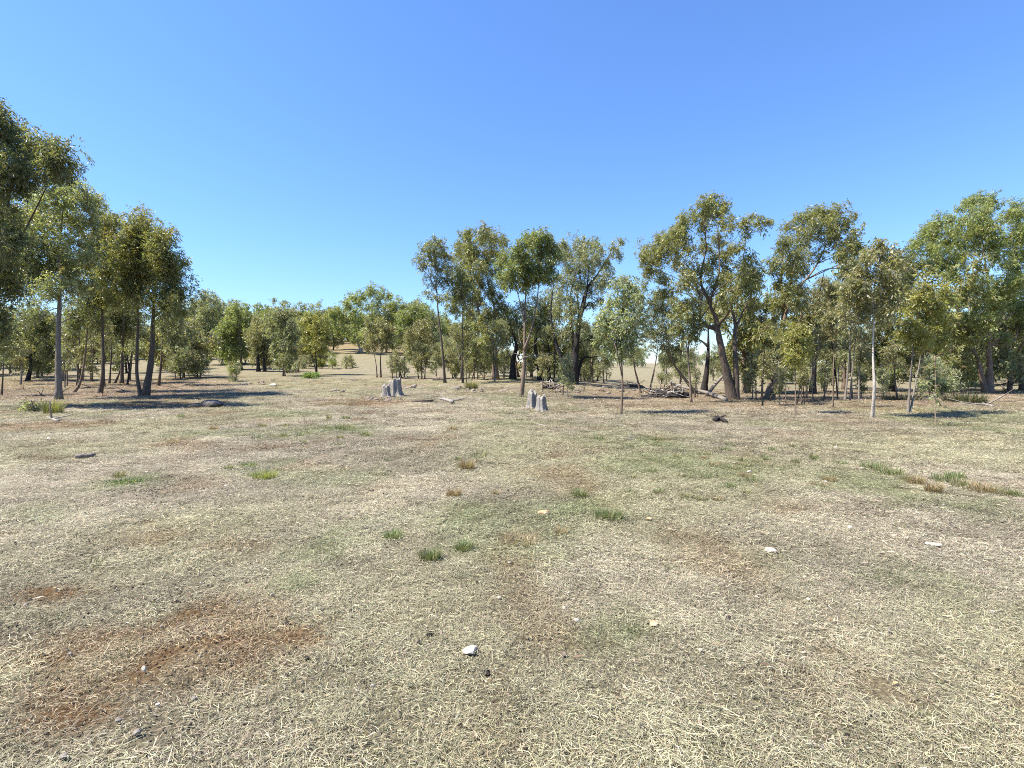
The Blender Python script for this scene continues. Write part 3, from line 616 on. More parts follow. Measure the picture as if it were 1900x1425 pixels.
ptree("thin brown pole gum left of the two pale leaning poles", (1546, 757), [[(1546, 757), (1546, 700), (1548, 640), (1549, 590)]], 4,
      [(1548, 580, 15), (1538, 592, 14), (1560, 595, 13), (1550, 608, 13), (1560, 565, 13)], 'brownish', 'brown', dens=0.8)
ptree("gum with a slim brown trunk left of the large green forked gum", (1780, 724), [[(1780, 724), (1780, 690), (1782, 650), (1778, 600)], [(1762, 722), (1760, 690), (1764, 660), (1752, 630)]], [8, 6],
      [(1775, 640, 17), (1760, 625, 16), (1790, 640, 15), (1750, 650, 14), (1770, 670, 13), (1735, 655, 14), (1795, 665, 11)], 'pale', 'brown', dens=0.7, dist=40)
ptree("dark-trunked gum cut by the right edge of the picture", (1897, 713), [[(1897, 713), (1892, 670), (1885, 630), (1890, 580)]], 10,
      [(1880, 640, 20), (1900, 630, 22), (1865, 655, 17), (1890, 665, 18), (1920, 650, 22), (1905, 600, 20), (1875, 680, 12)], 'grey', 'dark', dens=0.8, dist=42)
ptree("dry nearly leafless sapling standing alone nearest on the right", (1737, 790), [[(1737, 790), (1735, 750), (1736, 700), (1734, 660)]], 2.6,
      [(1735, 665, 12), (1745, 690, 12), (1728, 700, 12), (1740, 715, 10), (1730, 730, 9), (1742, 740, 7)], 'grey', 'tan', dens=0.3, name='gum_sapling', cat='sapling')

LOOK = ["olive", "tall grey-green", "bright green round", "dark sparse", "pale grey", "tall thin olive", "squat brownish", "broad light green"]
MARKS = [(-60, "left of the tallest dark gum"), (40, "behind the crooked low gum"), (110, "behind the tall straight trunk"), (190, "behind the swollen-footed slim gum"), (270, "behind the twin-trunked bushy gum"), (330, "at the right end of the left stand"),
         (380, "beside the tall pale-leaved gum"), (440, "above the rounded bright olive gum"), (485, "above the brownish drooping gum"), (525, "above the sparkling grey-green gum"), (588, "above the fern patch"), (640, "left of the flat-topped gum"), (680, "behind the flat-topped gum"), (730, "right of the flat-topped gum"),
         (783, "behind the many-stemmed young gum"), (826, "behind the leaning pole gum"), (860, "behind the thin upright pole gum"), (920, "behind the big left-leaning gum"), (966, "behind the tan-footed gum"), (1010, "behind the dark double trunk"), (1060, "behind the massive black gum"), (1150, "behind the leafy front sapling"), (1200, "behind the curved twin-stemmed gum"), (1250, "behind the brush pile"),
         (1305, "behind the fallen log"), (1360, "behind the great spreading gum"), (1425, "behind the leaning grey-footed trunk"), (1476, "behind the yellow-green sapling"), (1510, "behind the upright dark gum"), (1547, "behind the thin brown pole gum"), (1575, "behind the two pale poles"), (1620, "behind the pale straight-stemmed gum"), (1686, "behind the V-stemmed young gum"), (1737, "behind the dry leafless sapling"), (1780, "behind the slim brown trunk"), (1834, "behind the large green forked gum"), (1900, "at the right edge of the picture")]
def mark(px): return min(MARKS, key=lambda m: abs(m[0] - px))[1]
# --- saplings of the understorey
SAPS = [  # base px, base py, top py, crown half width, tint, label
    (1007, 727, 635, 20, 'brownish', "thin sapling directly behind the paired grey stumps"),
    (1044, 735, 650, 16, 'grey', "thin sapling right of the paired stumps, left one of two close together"),
    (1054, 738, 655, 16, 'grey', "thin sapling right of the paired stumps, right one of two close together"),
    (810, 703, 650, 14, 'grey', None), (840, 703, 645, 14, 'brownish', None), (845, 702, 655, 13, 'grey', None), (880, 704, 630, 17, 'brownish', None), (886, 704, 640, 15, 'grey', None),
    (898, 703, 650, 14, 'grey', None), (870, 701, 650, 14, 'brownish', None), (935, 703, 650, 14, 'grey', None), (975, 702, 655, 14, 'grey', None), (742, 702, 640, 14, 'brownish', None), (728, 703, 650, 11, 'grey', None), (735, 702, 655, 10, 'grey', None),
    (1100, 706, 640, 16, 'grey', None), (1120, 710, 640, 14, 'grey', None), (1125, 708, 650, 13, 'brownish', None), (1085, 706, 650, 13, 'grey', None), (1104, 700, 660, 12, 'grey', None),
    (1237, 718, 650, 16, 'grey', None), (1262, 712, 655, 16, 'grey', None), (1290, 738, 640, 15, 'grey', None),
    (1397, 742, 650, 15, 'brownish', None), (1403, 742, 640, 15, 'grey', None), (1413, 742, 645, 15, 'brownish', None), (1447, 752, 665, 14, 'grey', None), (1488, 752, 660, 14, 'brownish', None),
    (1530, 742, 660, 16, 'pale', None), (1640, 740, 670, 16, 'grey', None), (1725, 738, 650, 20, 'pale', None), (1745, 735, 670, 16, 'pale', None), (1598, 738, 680, 13, 'dark', None), (1708, 742, 690, 12, 'pale', None), (1770, 735, 680, 14, 'pale', None),
    (430, 708, 672, 16, 'grey', "low leafy gum seedling in the open grass left of the fern patch"), (372, 700, 662, 20, 'grey', "low grey-leaved bush at the right foot of the left stand"), (326, 706, 640, 15, 'grey', "small sapling on the sunlit edge right of the left stand"),
    (617, 684, 645, 10, 'bright', "small bright sapling on the slope right of the fern patch"), (655, 682, 652, 8, 'brownish', None), (643, 684, 655, 8, 'grey', None), (565, 684, 650, 9, 'brownish', None), (553, 690, 655, 10, 'grey', None), (750, 700, 655, 10, 'grey', None),
    (60, 765, 738, 20, 'grey', "low grey-leaved seedling in the shade before the tall straight trunk"),
]
ULAB = {0: "thicket sapling", 1: "field-edge sapling", 2: "sapling of the right thicket", 3: "sapling in the far grass"}
for i, (bx, by, ty, hw, tint, lb) in enumerate(SAPS):
    rng = np.random.default_rng(500 + i)
    lean = rng.uniform(-6, 6)
    cl = []
    for j in range(9):
        t = rng.uniform(0.0, 0.62)
        cl.append((bx + lean * (1 - t) + rng.uniform(-0.75, 0.75) * hw * (0.5 + 0.8 * t), ty + 6 + (by - ty) * t, hw * rng.uniform(0.36, 0.6)))
    st = [[(bx, by), (bx + lean * 0.4 + rng.uniform(-2, 2), (by + ty) / 2), (bx + lean, ty + 5)]]
    if rng.random() < 0.4: st.append([(bx + rng.choice([-5, 5]), by), (bx + rng.uniform(-9, 9), (by + ty) / 2), (bx + rng.uniform(-10, 10), ty + 12)])
    zone = 3 if bx < 790 else (0 if bx < 1000 else (1 if bx < 1350 else 2))
    if not lb: lb0 = f"{['dark', 'brown', 'grey'][i % 3]}-stemmed {'tall' if by - ty > 65 else ('short' if by - ty < 52 else 'mid-height')} {tint} {ULAB[zone]} {mark(bx)}"
    ptree(lb or lb0, (bx, by), st, 3.0, cl, tint, ['dark', 'brown', 'grey'][i % 3], dens=0.5, name='gum_sapling', cat='sapling', group=None if lb else ["saplings behind the pole gums", "saplings on the field edge", "saplings of the right thicket", "saplings in the far grass"][zone], leaf=0.85, seed=900 + i)

# --- thin bare poles with a wisp of leaves on top
rnd = random.Random(44)
for i in range(34):
    z = i % 3
    bx = rnd.uniform(15, 335) if z == 0 else (rnd.uniform(830, 1130) if z == 1 else rnd.uniform(1370, 1895))
    by = rnd.uniform(703, 724) if z == 0 else (rnd.uniform(703, 712) if z == 1 else rnd.uniform(735, 756))
    hgt = rnd.uniform(75, 150); ln = rnd.uniform(-16, 16); ty = by - hgt
    st = [[(bx, by), (bx + ln * 0.3 + rnd.uniform(-3, 3), by - hgt * 0.4), (bx + ln * 0.6, by - hgt * 0.75), (bx + ln, ty)]]
    if rnd.random() < 0.5: st.append([(bx + ln * 0.3, by - hgt * 0.4), (bx + ln * 0.3 + rnd.uniform(-14, 14), by - hgt * 0.7), (bx + rnd.uniform(-20, 20), ty + 12)])
    cl = [(bx + ln + rnd.uniform(-14, 14), ty + rnd.uniform(-4, 42), rnd.uniform(6, 11)) for _ in range(7)]
    bk = rnd.choice(['dark', 'brown', 'charred', 'grey'])
    ptree(f"thin {bk}-stemmed pole {'leaning left' if ln < -5 else ('leaning right' if ln > 5 else 'upright')}, wispy top, {mark(bx)}", (bx, by), st, rnd.uniform(2.6, 4.6), cl, rnd.choice(['grey', 'olive', 'brownish']), bk, dens=0.55, name='gum_sapling', cat='sapling', group="thin pole saplings", leaf=0.9, seed=2000 + i)

# --- background woods: a few kinds of tree, each copied as a whole
def proto(kind, seed, height, spread, tint, bark, nclump, dens):
    rng = np.random.default_rng(seed)
    base = np.zeros(3)
    st = [[(0, 0, 0), (rng.normal() * .2, rng.normal() * .2, height * .3), (rng.normal() * .4, rng.normal() * .4, height * .6), (rng.normal() * .6, rng.normal() * .6, height * .85)],
          [(0, 0, height * .25), (spread * .25, rng.normal() * .5, height * .5), (spread * .35, rng.normal() * .6, height * .7)],
          [(0, 0, height * .3), (-spread * .25, rng.normal() * .5, height * .5), (-spread * .38, rng.normal() * .6, height * .72)]]
    C = []; R = []
    nl = 7
    for i in range(nl):                       # a few limbs, each with its own group of clumps
        a = i * 2 * math.pi / nl + rng.uniform(-0.5, 0.5); z = [0.78, 0.62, 0.70, 0.5, 0.66, 0.4, 0.55][i] + rng.uniform(-0.08, 0.08)
        q = spread * (0.06 if i == 0 else rng.uniform(0.18, 0.40))
        for j in range(nclump // nl):
            C.append((math.cos(a) * q + rng.normal() * spread * 0.10, math.sin(a) * q + rng.normal() * spread * 0.10, (z + rng.normal() * 0.09) * height)); R.append(rng.uniform(0.08, 0.17) * spread)
    for i in range(3):
        a = rng.uniform(0, 6.28); q = spread * rng.uniform(0.05, 0.35)
        C.append((math.cos(a) * q, math.sin(a) * q, rng.uniform(0.14, 0.36) * height)); R.append(rng.uniform(0.09, 0.15) * spread)
    return grow(kind, "", None, base, st, [height * 0.022, height * 0.012, height * 0.012], C, R, tint, bark, 0.34, 0.12, dens, TIPG if tint in ('olive', 'green') else None, None, None, rng, sides=6)
PROTO = [proto('gum_tree', 1, 9.5, 7.5, 'olive', 'dark', 28, 0.75), proto('gum_tree', 2, 11.0, 8.0, 'grey', 'brown', 28, 0.5), proto('gum_tree', 3, 8.0, 7.5, 'green', 'dark', 28, 0.85),
         proto('gum_tree', 4, 9.0, 6.5, 'dark', 'charred', 21, 0.75), proto('gum_tree', 5, 8.5, 8.0, 'pale', 'grey', 28, 0.5), proto('gum_tree', 6, 10.5, 7.0, 'olive', 'brown', 21, 0.6),
         proto('gum_tree', 7, 7.5, 8.5, 'brownish', 'dark', 28, 0.65), proto('gum_tree', 8, 9.5, 9.5, 'bright', 'grey', 35, 0.65)]
_used = set()
def copy_tree(k, loc, scale, rz, label, group):
    p = PROTO[k]
    if k in _used:
        r = p.copy(); COL.objects.link(r)
        for ch in p.children:
            c = ch.copy(); COL.objects.link(c); c.parent = r
    else:
        r = p; _used.add(k)
    r.location = loc; r.scale = (scale, scale, scale * random.uniform(0.9, 1.12)); r.rotation_euler = (0, 0, rz)
    tag(r, label, 'tree', group)
    return r
def wood(n, pxr, yr, kinds, srange, label, group, seed, mind=0.05):
    rnd = random.Random(seed); placed = []
    tries = 0
    while len(placed) < n and tries < n * 40:
        tries += 1
        px = rnd.uniform(*pxr); y = math.exp(rnd.uniform(math.log(yr[0]), math.log(yr[1])))
        x = (px - 950) / F * y
        if any(math.hypot(x - a, y - b) < mind * y for a, b in placed): continue
        placed.append((x, y))
        kd = rnd.choice(kinds)
        sz = rnd.uniform(*srange); u_ = (sz - srange[0]) / (srange[1] - srange[0])
        lb = f"{'small' if u_ < .33 else ('large' if u_ > .67 else 'middling')} {LOOK[kd]} {'nearer' if y < math.sqrt(yr[0] * yr[1]) else 'farther'} {label} {mark(px)}"
        copy_tree(kd, (x, y, float(H(x, y)) - 0.1), sz, rnd.uniform(0, 6.28), lb, group)
wood(95, (325, 880), (100, 230), [0, 2, 5, 6, 1, 7, 0], (0.85, 1.25), "hillside gum", "trees of the hillside wood", 5, 0.02)
wood(14, (335, 580), (72, 100), [0, 1, 6, 7, 5], (0.55, 0.85), "hill-foot gum", "trees at the foot of the hill", 6, 0.04)
wood(26, (-120, 345), (46, 95), [0, 3, 1, 4, 6, 4], (0.55, 0.95), "shaded gum", "trees behind the left stand", 8, 0.05)
wood(30, (1415, 2010), (50, 105), [4, 1, 4, 7, 6, 1], (0.55, 1.0), "back gum", "trees beyond the right stand", 9, 0.04)
wood(19, (770, 1090), (62, 100), [1, 4, 6, 1], (0.45, 0.75), "thicket gum", "small trees behind the centre clump", 21, 0.035)
wood(6, (1375, 1900), (36, 44), [5, 1, 4, 5], (0.8, 1.05), "second-row gum", "second row of the right stand", 31, 0.06)
wood(5, (835, 1100), (48, 58), [5, 1, 5], (0.65, 0.85), "clump gum", "back row of the centre clump", 33, 0.05)
wood(12, (1130, 1330), (150, 260), [1, 4, 6], (0.5, 0.9), "skyline gum", "far trees on the skyline", 10, 0.03)
wood(9, (1255, 1440), (58, 95), [1, 4, 6], (0.4, 0.65), "field gum", "small trees in the field", 12, 0.04)

# ------------------------------------------------------------------ stumps
def stump_piece(mb, c, r, h, lean, seed):
    rng = np.random.default_rng(seed); n = 44; m = 16
    th = np.arange(n) / n * 2 * math.pi
    lob = 0.10 * np.cos(th * 3 + rng.uniform(0, 6)) + 0.07 * np.cos(th * 5 + rng.uniform(0, 6)) + 0.06 * np.cos(th * 9 + rng.uniform(0, 6)) + 0.05 * rng.normal(size=n) - 0.13 * (rng.random(n) < 0.2)
    topz = h * (0.97 + 0.09 * np.cos(th + rng.uniform(0, 6)) + 0.08 * np.cos(th * 4 + rng.uniform(0, 6)) + 0.035 * rng.normal(size=n))
    V = []
    for i in range(m):
        t = i / (m - 1)
        rr = r * (1 - 0.16 * t + 0.7 * math.exp(-t * 6.0)) * (1 + lob * (1 + 1.8 * math.exp(-t * 5)))
        rr = rr * (1 + 0.012 * rng.normal(size=n))
        z = -0.08 + (topz + 0.08) * t
        V.append(np.stack([c[0] + rr * np.cos(th) + lean * t * h, c[1] + rr * np.sin(th), c[2] + z], 1))
    for q in (0.72, 0.4):
        last = V[m - 1]; cen = last.mean(0)
        V.append(cen + (last - cen) * q - np.array([0, 0, 0.02 + 0.05 * (1 - q)]) + rng.normal(size=(n, 3)) * 0.008)
    V = np.concatenate(V); k = m + 2
    f = [(i * n + j, i * n + (j + 1) % n, (i + 1) * n + (j + 1) % n, (i + 1) * n + j) for i in range(k - 1) for j in range(n)]
    f.append(tuple(range((k - 1) * n, k * n)))
    mb.add(V, f)

def stump(label, parts, name='tree_stump'):
    base = ground_hit(*parts[0][0]); y = base[1]; kk = y / F
    root = empty(name, tuple(base)); tag(root, label, 'stump')
    for i, ((px, py), wpx, hpx, lean) in enumerate(parts):
        g = ground_hit(px, py)
        mb = MB(); stump_piece(mb, np.array([g[0], g[1], float(H(g[0], g[1]))]) - base, wpx * kk / 2, hpx * kk, lean, 70 + i + int(px))
        mesh_obj("stem", mb.verts(), mb.f, BARK['silver'], root)
stump("grey weathered tree stump with a tall and a low stem ringed by rubble", [((733, 735), 24, 31, 0.02), ((717, 737), 15, 22, -0.02)])
stump("silver tree stump left of its slightly shorter neighbour, nearer the camera", [((986, 758), 18, 31, 0.03)])
stump("silver tree stump with flared roots, right one of the close pair", [((1005, 762), 18, 27, -0.03)])

# ------------------------------------------------------------------ rocks
def below(px): return mark(px).replace('behind', 'below').replace('above', 'below').replace('beside', 'below')
def band(py): return 'far' if py < 800 else ('back' if py < 870 else ('middle' if py < 980 else ('near' if py < 1180 else 'nearest')))
_ico = {}
def ico(sub):
    if sub not in _ico:
        bm = bmesh.new(); bmesh.ops.create_icosphere(bm, subdivisions=sub, radius=1.0)
        v = np.array([q.co[:] for q in bm.verts]); f = [tuple(q.index for q in fc.verts) for fc in bm.faces]; bm.free()
        _ico[sub] = (v, f)
    return _ico[sub]
def rock_shape(seed, size, sub=2):
    rng = np.random.default_rng(seed); v, f = ico(sub); v = v.copy()
    for k in range(7):
        d = rng.normal(size=3); d /= np.linalg.norm(d); o = rng.uniform(0.5, 0.85)
        p = v @ d; v -= np.outer(np.maximum(0, p - o), d) * 0.9
    v += rng.normal(size=v.shape) * 0.035
    a = rng.uniform(0, 6.28); R = np.array([[math.cos(a), -math.sin(a), 0], [math.sin(a), math.cos(a), 0], [0, 0, 1]])
    return (v @ R.T) * np.array(size) / 2, f
def rock(px, py, wpx, hpx, mat, label, group=None, seed=None, name='rock', sink=0.25, cat='rock'):
    g = ground_hit(px, py); k = g[1] / F; s = seed if seed is not None else int(px * 31 + py * 7)
    rng = np.random.default_rng(s); w_ = wpx * k; h_ = max(hpx * k, w_ * 0.22)
    v, f = rock_shape(s, (w_, w_ * rng.uniform(0.6, 1.0), h_), 2 if wpx > 7 else 1)
    if g[1] < 12: h_ *= 1.25; sink = 0.2; v = v * np.array([1.1, 1.1, 1.25])
    o = mesh_obj(name, v, f, ROCK[mat], loc=(g[0], g[1], g[2] + h_ * (0.5 - sink) + (0.012 if g[1] < 12 else 0)), smooth=False)
    tag(o, label, cat, group); return o

rock(873, 1216, 32, 14, 'quartz', "white quartz stone lying alone in the near straw grass")
rock(1430, 1026, 26, 7, 'quartz', "long white quartz stone right of centre in the grass")
rock(1732, 1014, 26, 6, 'quartz', "flat white quartz stone near the right edge")
rock(1576, 984, 11, 7, 'quartz', "small bright white stone between the two long quartz stones")
rock(1010, 957, 22, 8, 'ochre', "pinkish ochre stone in the middle of the paddock")
rock(1204, 967, 12, 5, 'ochre', "small flat orange stone right of the pinkish one")
rock(1212, 1163, 20, 6, 'ochre', "flat yellow-ochre stone right of the white quartz stone")
rock(268, 1252, 11, 12, 'quartz', "small upright white stone on the rusty bare soil")
for i, (px, py, s, m) in enumerate([(1600, 872, 9, 'quartz'), (1530, 897, 8, 'quartz'), (1390, 878, 8, 'quartz'), (1265, 884, 8, 'quartz'), (1785, 884, 9, 'quartz'), (945, 1048, 7, 'quartz'), (1048, 1135, 10, 'quartz'), (1070, 1158, 12, 'quartz'), (926, 1114, 9, 'quartz'),
        (1325, 802, 8, 'quartz'), (1550, 832, 7, 'quartz'), (712, 783, 9, 'quartz'), (668, 837, 7, 'quartz'), (1500, 1118, 8, 'quartz'), (1662, 1277, 10, 'ochre'), (1582, 1083, 8, 'quartz'), (293, 1317, 8, 'quartz'), (1840, 1142, 9, 'quartz'), (950, 800, 8, 'quartz'), (610, 900, 7, 'quartz'), (420, 905, 8, 'quartz'), (184, 865, 7, 'quartz'), (285, 778, 10, 'quartz'), (90, 817, 8, 'quartz'), (1100, 985, 6, 'quartz'), (993, 1003, 6, 'quartz'), (1300, 1215, 9, 'quartz'), (1750, 940, 6, 'quartz'), (1880, 905, 6, 'quartz'), (1470, 930, 6, 'quartz')]):
    rock(px, py, s, s * 0.55, m, f"{'tiny' if s < 8 else 'small'} pale pebble in the {band(py)} grass {below(px)}", "pale pebbles in the paddock")
for i, (px, py, s, m) in enumerate([(1268 - 300, 1205, 7, 'grey'), (255, 1368, 14, 'grey'), (360, 1308, 12, 'grey'), (345, 1317, 9, 'brown'), (505, 1108, 8, 'grey'), (443, 1122, 8, 'grey'), (265, 1190, 7, 'grey'), (48, 1129, 8, 'grey'), (1650, 1178, 9, 'grey'), (1047, 1220, 11, 'brown'), (1038, 1195, 9, 'brown'), (820, 1182, 9, 'brown'), (775, 1195, 8, 'brown'), (700, 1110, 7, 'grey'), (120, 1415, 16, 'grey'), (220, 1346, 12, 'grey'), (75, 1235, 7, 'brown'), (130, 1222, 9, 'grey'), (145, 1143, 7, 'brown'), (640, 1000, 7, 'brown'), (300, 1170, 7, 'grey'), (455, 1290, 8, 'brown'), (530, 1240, 8, 'brown'), (1500, 1390, 14, 'grey'), (1525, 1398, 12, 'grey'), (810, 1150, 7, 'grey')]):
    rock(px, py, s, s * 0.7, m, f"{'tiny' if s < 9 else 'small'} dull {m} stone on the {band(py)} ground {below(px)}", "dull stones on the near ground")
# boulder group with its shade painted into the colour, and rubble rings
rock(392, 755, 46, 18, 'dark', "low boulder with shade painted in, lying in the shadow patch before the left stand", sink=0.2)
rock(360, 757, 24, 11, 'dark', "smaller shade-painted rock beside the low boulder in the shadow patch", sink=0.2)
rock(427, 756, 16, 7, 'dark', "flat shade-painted rock right of the low boulder", sink=0.2)
rng = np.random.default_rng(3)
def rubble(cx, cy, rx, ry, n, label, group, mats=('brown', 'brown', 'grey'), s=(6, 15)):
    for i in range(n):
        a = rng.uniform(0, 6.28); q = math.sqrt(rng.random())
        sz = rng.uniform(*s); mt = mats[rng.integers(0, len(mats))]; px_ = cx + math.cos(a) * q * rx
        rock(px_, cy + math.sin(a) * q * ry, sz, sz * rng.uniform(0.4, 0.7), mt, f"{'big' if sz > s[0] + (s[1] - s[0]) * .6 else 'little'} {mt} {label}, {'left' if px_ < cx - rx * .4 else ('right' if px_ > cx + rx * .4 else 'middle')} part", group, seed=int(rng.integers(0, 1 << 30)))
rubble(705, 742, 38, 4, 16, "rubble stone below the two-stemmed stump", "rubble round the grey stump")
rubble(628, 727, 18, 3, 7, "stone in the heap left of the two-stemmed stump", "rubble heap left of the grey stump")
rubble(757, 719, 14, 4, 7, "stone in the heap right of the two-stemmed stump", "rubble heap right of the grey stump", ('brown', 'ochre', 'grey'))
rubble(890, 724, 55, 5, 18, "stone of the bank before the pole gums", "rubble bank before the pole gums")
rubble(475, 714, 28, 3, 8, "stone at the end of the long shadow", "low rocks by the long shadow")
rubble(1100, 727, 80, 8, 18, "stone in the shade below the massive black gum", "stones below the massive gum")
rubble(640, 705, 60, 3, 8, "stone far back in the pale grass", "stones in the far grass", s=(4, 8))
rubble(1230, 733, 36, 5, 14, "stone of the heap under the brush pile", "stones under the brush pile", ('brown', 'grey', 'brown'), (7, 16))
rock(813, 706, 22, 12, 'brown', "wedge-shaped brown rock at the foot of the leaning pole gum")
rock(507, 717, 16, 8, 'quartz', "pale rock at the tip of the long shadow")
rock(1033, 697, 14, 15, 'grey', "grey upright boulder between the black trunks of the centre clump")

# ------------------------------------------------------------------ logs, sticks, brush
def stick_obj(name, pts, wpx, mat, label, cat, group=None, n=7, taper=0.5, forks=0, lift=None, rough=0.06):
    """a piece of wood lying on the ground along the given pixels"""
    P = [ground_hit(*p) for p in pts]; k = P[0][1] / F; r = wpx * k / 2
    base = P[0].copy(); rg = np.random.default_rng(int(pts[0][0] * 17 + pts[0][1]))
    Q = []
    for i, p in enumerate(P):
        q = p.copy(); q[2] = float(H(q[0], q[1])) + r * 0.7 + (lift[i] if lift else 0) + (abs(rg.normal()) * r * 0.2); Q.append(q)
    mb = MB(); tube(mb, np.array(Q) - base, np.linspace(r, r * taper, len(Q)), n=n, sub=4, rough=rough)
    for j in range(forks):
        a = np.array(Q[1]) if len(Q) > 2 else (np.array(Q[0]) + np.array(Q[-1])) / 2
        d = rg.normal(size=3); d[2] = abs(d[2]) * 0.5; d /= np.linalg.norm(d)
        L = np.linalg.norm(np.array(Q[-1]) - np.array(Q[0])) * rg.uniform(0.3, 0.55)
        e = a + d * L; e[2] = max(e[2], float(H(e[0], e[1])) + 0.01)
        tube(mb, np.array([a, (a + e) / 2 + rg.normal(size=3) * L * 0.06, e]) - base, [r * 0.6, r * 0.45, r * 0.15], n=5, sub=3)
    o = mesh_obj(name, mb.verts(), mb.f, BARK[mat], loc=tuple(base)); tag(o, label, cat, group); return o

stick_obj('fallen_log', [(1347, 745), (1310, 735), (1278, 729), (1246, 724)], 8, 'grey', "long grey barkless log running down from the brush pile", 'log', taper=0.9, lift=[0, 0.1, 0.25, 0.42])
stick_obj('fallen_branch', [(1362, 741), (1335, 738), (1316, 735)], 5, 'grey', "short fallen branch beside the foot of the great spreading gum", 'branch')
g = ground_hit(1318, 730)
mb = MB(); tube(mb, np.array([at_depth(1312, 733, g[1]), at_depth(1328, 712, g[1] + .2), at_depth(1347, 692, g[1] + .4)]) - g, [0.14, 0.12, 0.10], n=7, sub=4)
tag(mesh_obj('leaning_log', mb.verts(), mb.f, BARK['grey'], loc=tuple(g)), "bare grey log propped against the great spreading gum", 'log')
stick_obj('fallen_log', [(840, 750), (828, 745), (815, 743)], 7, 'silver', "short bleached white log right of the grey stump", 'log', forks=2)
stick_obj('fallen_log', [(764, 747), (783, 747), (803, 746)], 5, 'dark', "dark rotten log between the grey stump and the bleached log", 'log', taper=1.1)
stick_obj('wood_block', [(140, 853), (177, 850)], 9, 'grey', "short sawn grey wood block lying in the grass on the left", 'wood', taper=1.0, n=6, rough=0.02, lift=[0.025, 0.025])
stick_obj('bleached_branch', [(108, 784), (96, 779), (88, 776)], 6, 'silver', "bright bleached branch piece on the far left of the grass", 'branch', forks=2)
stick_obj('bleached_branch', [(1842, 756), (1830, 753), (1818, 747)], 5, 'silver', "bleached forked branch right of the dark sedge tussock", 'branch', forks=3)
stick_obj('charred_root', [(1326, 783), (1336, 781), (1348, 786)], 9, 'charred', "charred black root lump in front of the great spreading gum", 'wood', forks=4, rough=0.2)
stick_obj('fallen_stick', [(1762, 884), (1776, 885), (1786, 884)], 3, 'charred', "dark stick with a white end near the right edge", 'stick')
stick_obj('bleached_branch', [(1142, 791), (1155, 790), (1162, 792)], 3, 'silver', "bleached stick in front of the leafy front sapling", 'branch', forks=1)
stick_obj('bleached_branch', [(1152, 814), (1166, 815), (1180, 816)], 3, 'silver', "bleached stick lying just below the one before the front sapling", 'branch', forks=1)
stick_obj('bleached_branch', [(996, 788), (1010, 791), (1022, 792)], 3, 'silver', "thin bleached stick below the pair of silver stumps", 'branch')
stick_obj('bleached_branch', [(20, 817), (35, 816), (45, 817)], 3, 'silver', "thin bleached stick at the left edge of the grass", 'branch')
stick_obj('fallen_branch', [(1070, 730), (1083, 726), (1095, 729)], 3, 'grey', "arched dead branch on the bare earth left of the front sapling's shadow", 'branch', forks=3)
stick_obj('fallen_branch', [(1575, 748), (1600, 745), (1640, 748), (1660, 752)], 2.5, 'brown', "long thin branch on the earth behind the pale straight-stemmed gum", 'branch')
stick_obj('fallen_branch', [(1850, 747), (1875, 746), (1898, 744)], 3, 'dark', "dark branch on the ground by the right edge", 'branch')
stick_obj('fallen_branch', [(1870, 731), (1855, 715), (1840, 720)], 4, 'dark', "fallen limb in the shade beside the large green forked gum", 'branch', forks=3)
stick_obj('fallen_branch', [(1412, 1026), (1395, 1024), (1370, 1023)], 2.2, 'grey', "grey twig beside the long white quartz stone", 'stick')
stick_obj('fallen_branch', [(1448, 978), (1460, 979), (1470, 978)], 3, 'dark', "short dark stick left of the small bright white stone", 'stick')
for i, (x, y) in enumerate([(60, 736), (100, 729), (150, 722), (215, 728), (310, 722), (30, 725), (340, 716), (175, 738)]):
    stick_obj('fallen_branch', [(x, y), (x + 16, y - 2), (x + 34, y + 1)], 2.6, ['grey', 'dark', 'brown'][i % 3], f"{['grey', 'dark', 'brown'][i % 3]} dead branch on the shaded ground {below(x)}", 'branch', "dead branches under the left stand", forks=2)
rg = np.random.default_rng(17)
for i in range(70):
    x = rg.uniform(880, 1880); y = rg.uniform(735, 800) if i % 3 else rg.uniform(712, 740)
    if x < 1050 and y > 765: y = 745
    L = rg.uniform(6, 20)
    stick_obj('fallen_stick', [(x, y), (x + L * .5, y + rg.uniform(-1.5, 1.5)), (x + L, y + rg.uniform(-2, 2))], rg.uniform(1.4, 2.4), ['grey', 'silver', 'brown', 'tan', 'pale'][i % 5], f"{'long' if L > 13 else 'short'} thin {['grey', 'silver', 'brown', 'tan', 'pale'][i % 5]} stick on the {'back' if y < 740 else ('middle' if y < 768 else 'front')} earth {below(x)}", 'stick', "dropped sticks under the gums", n=5)
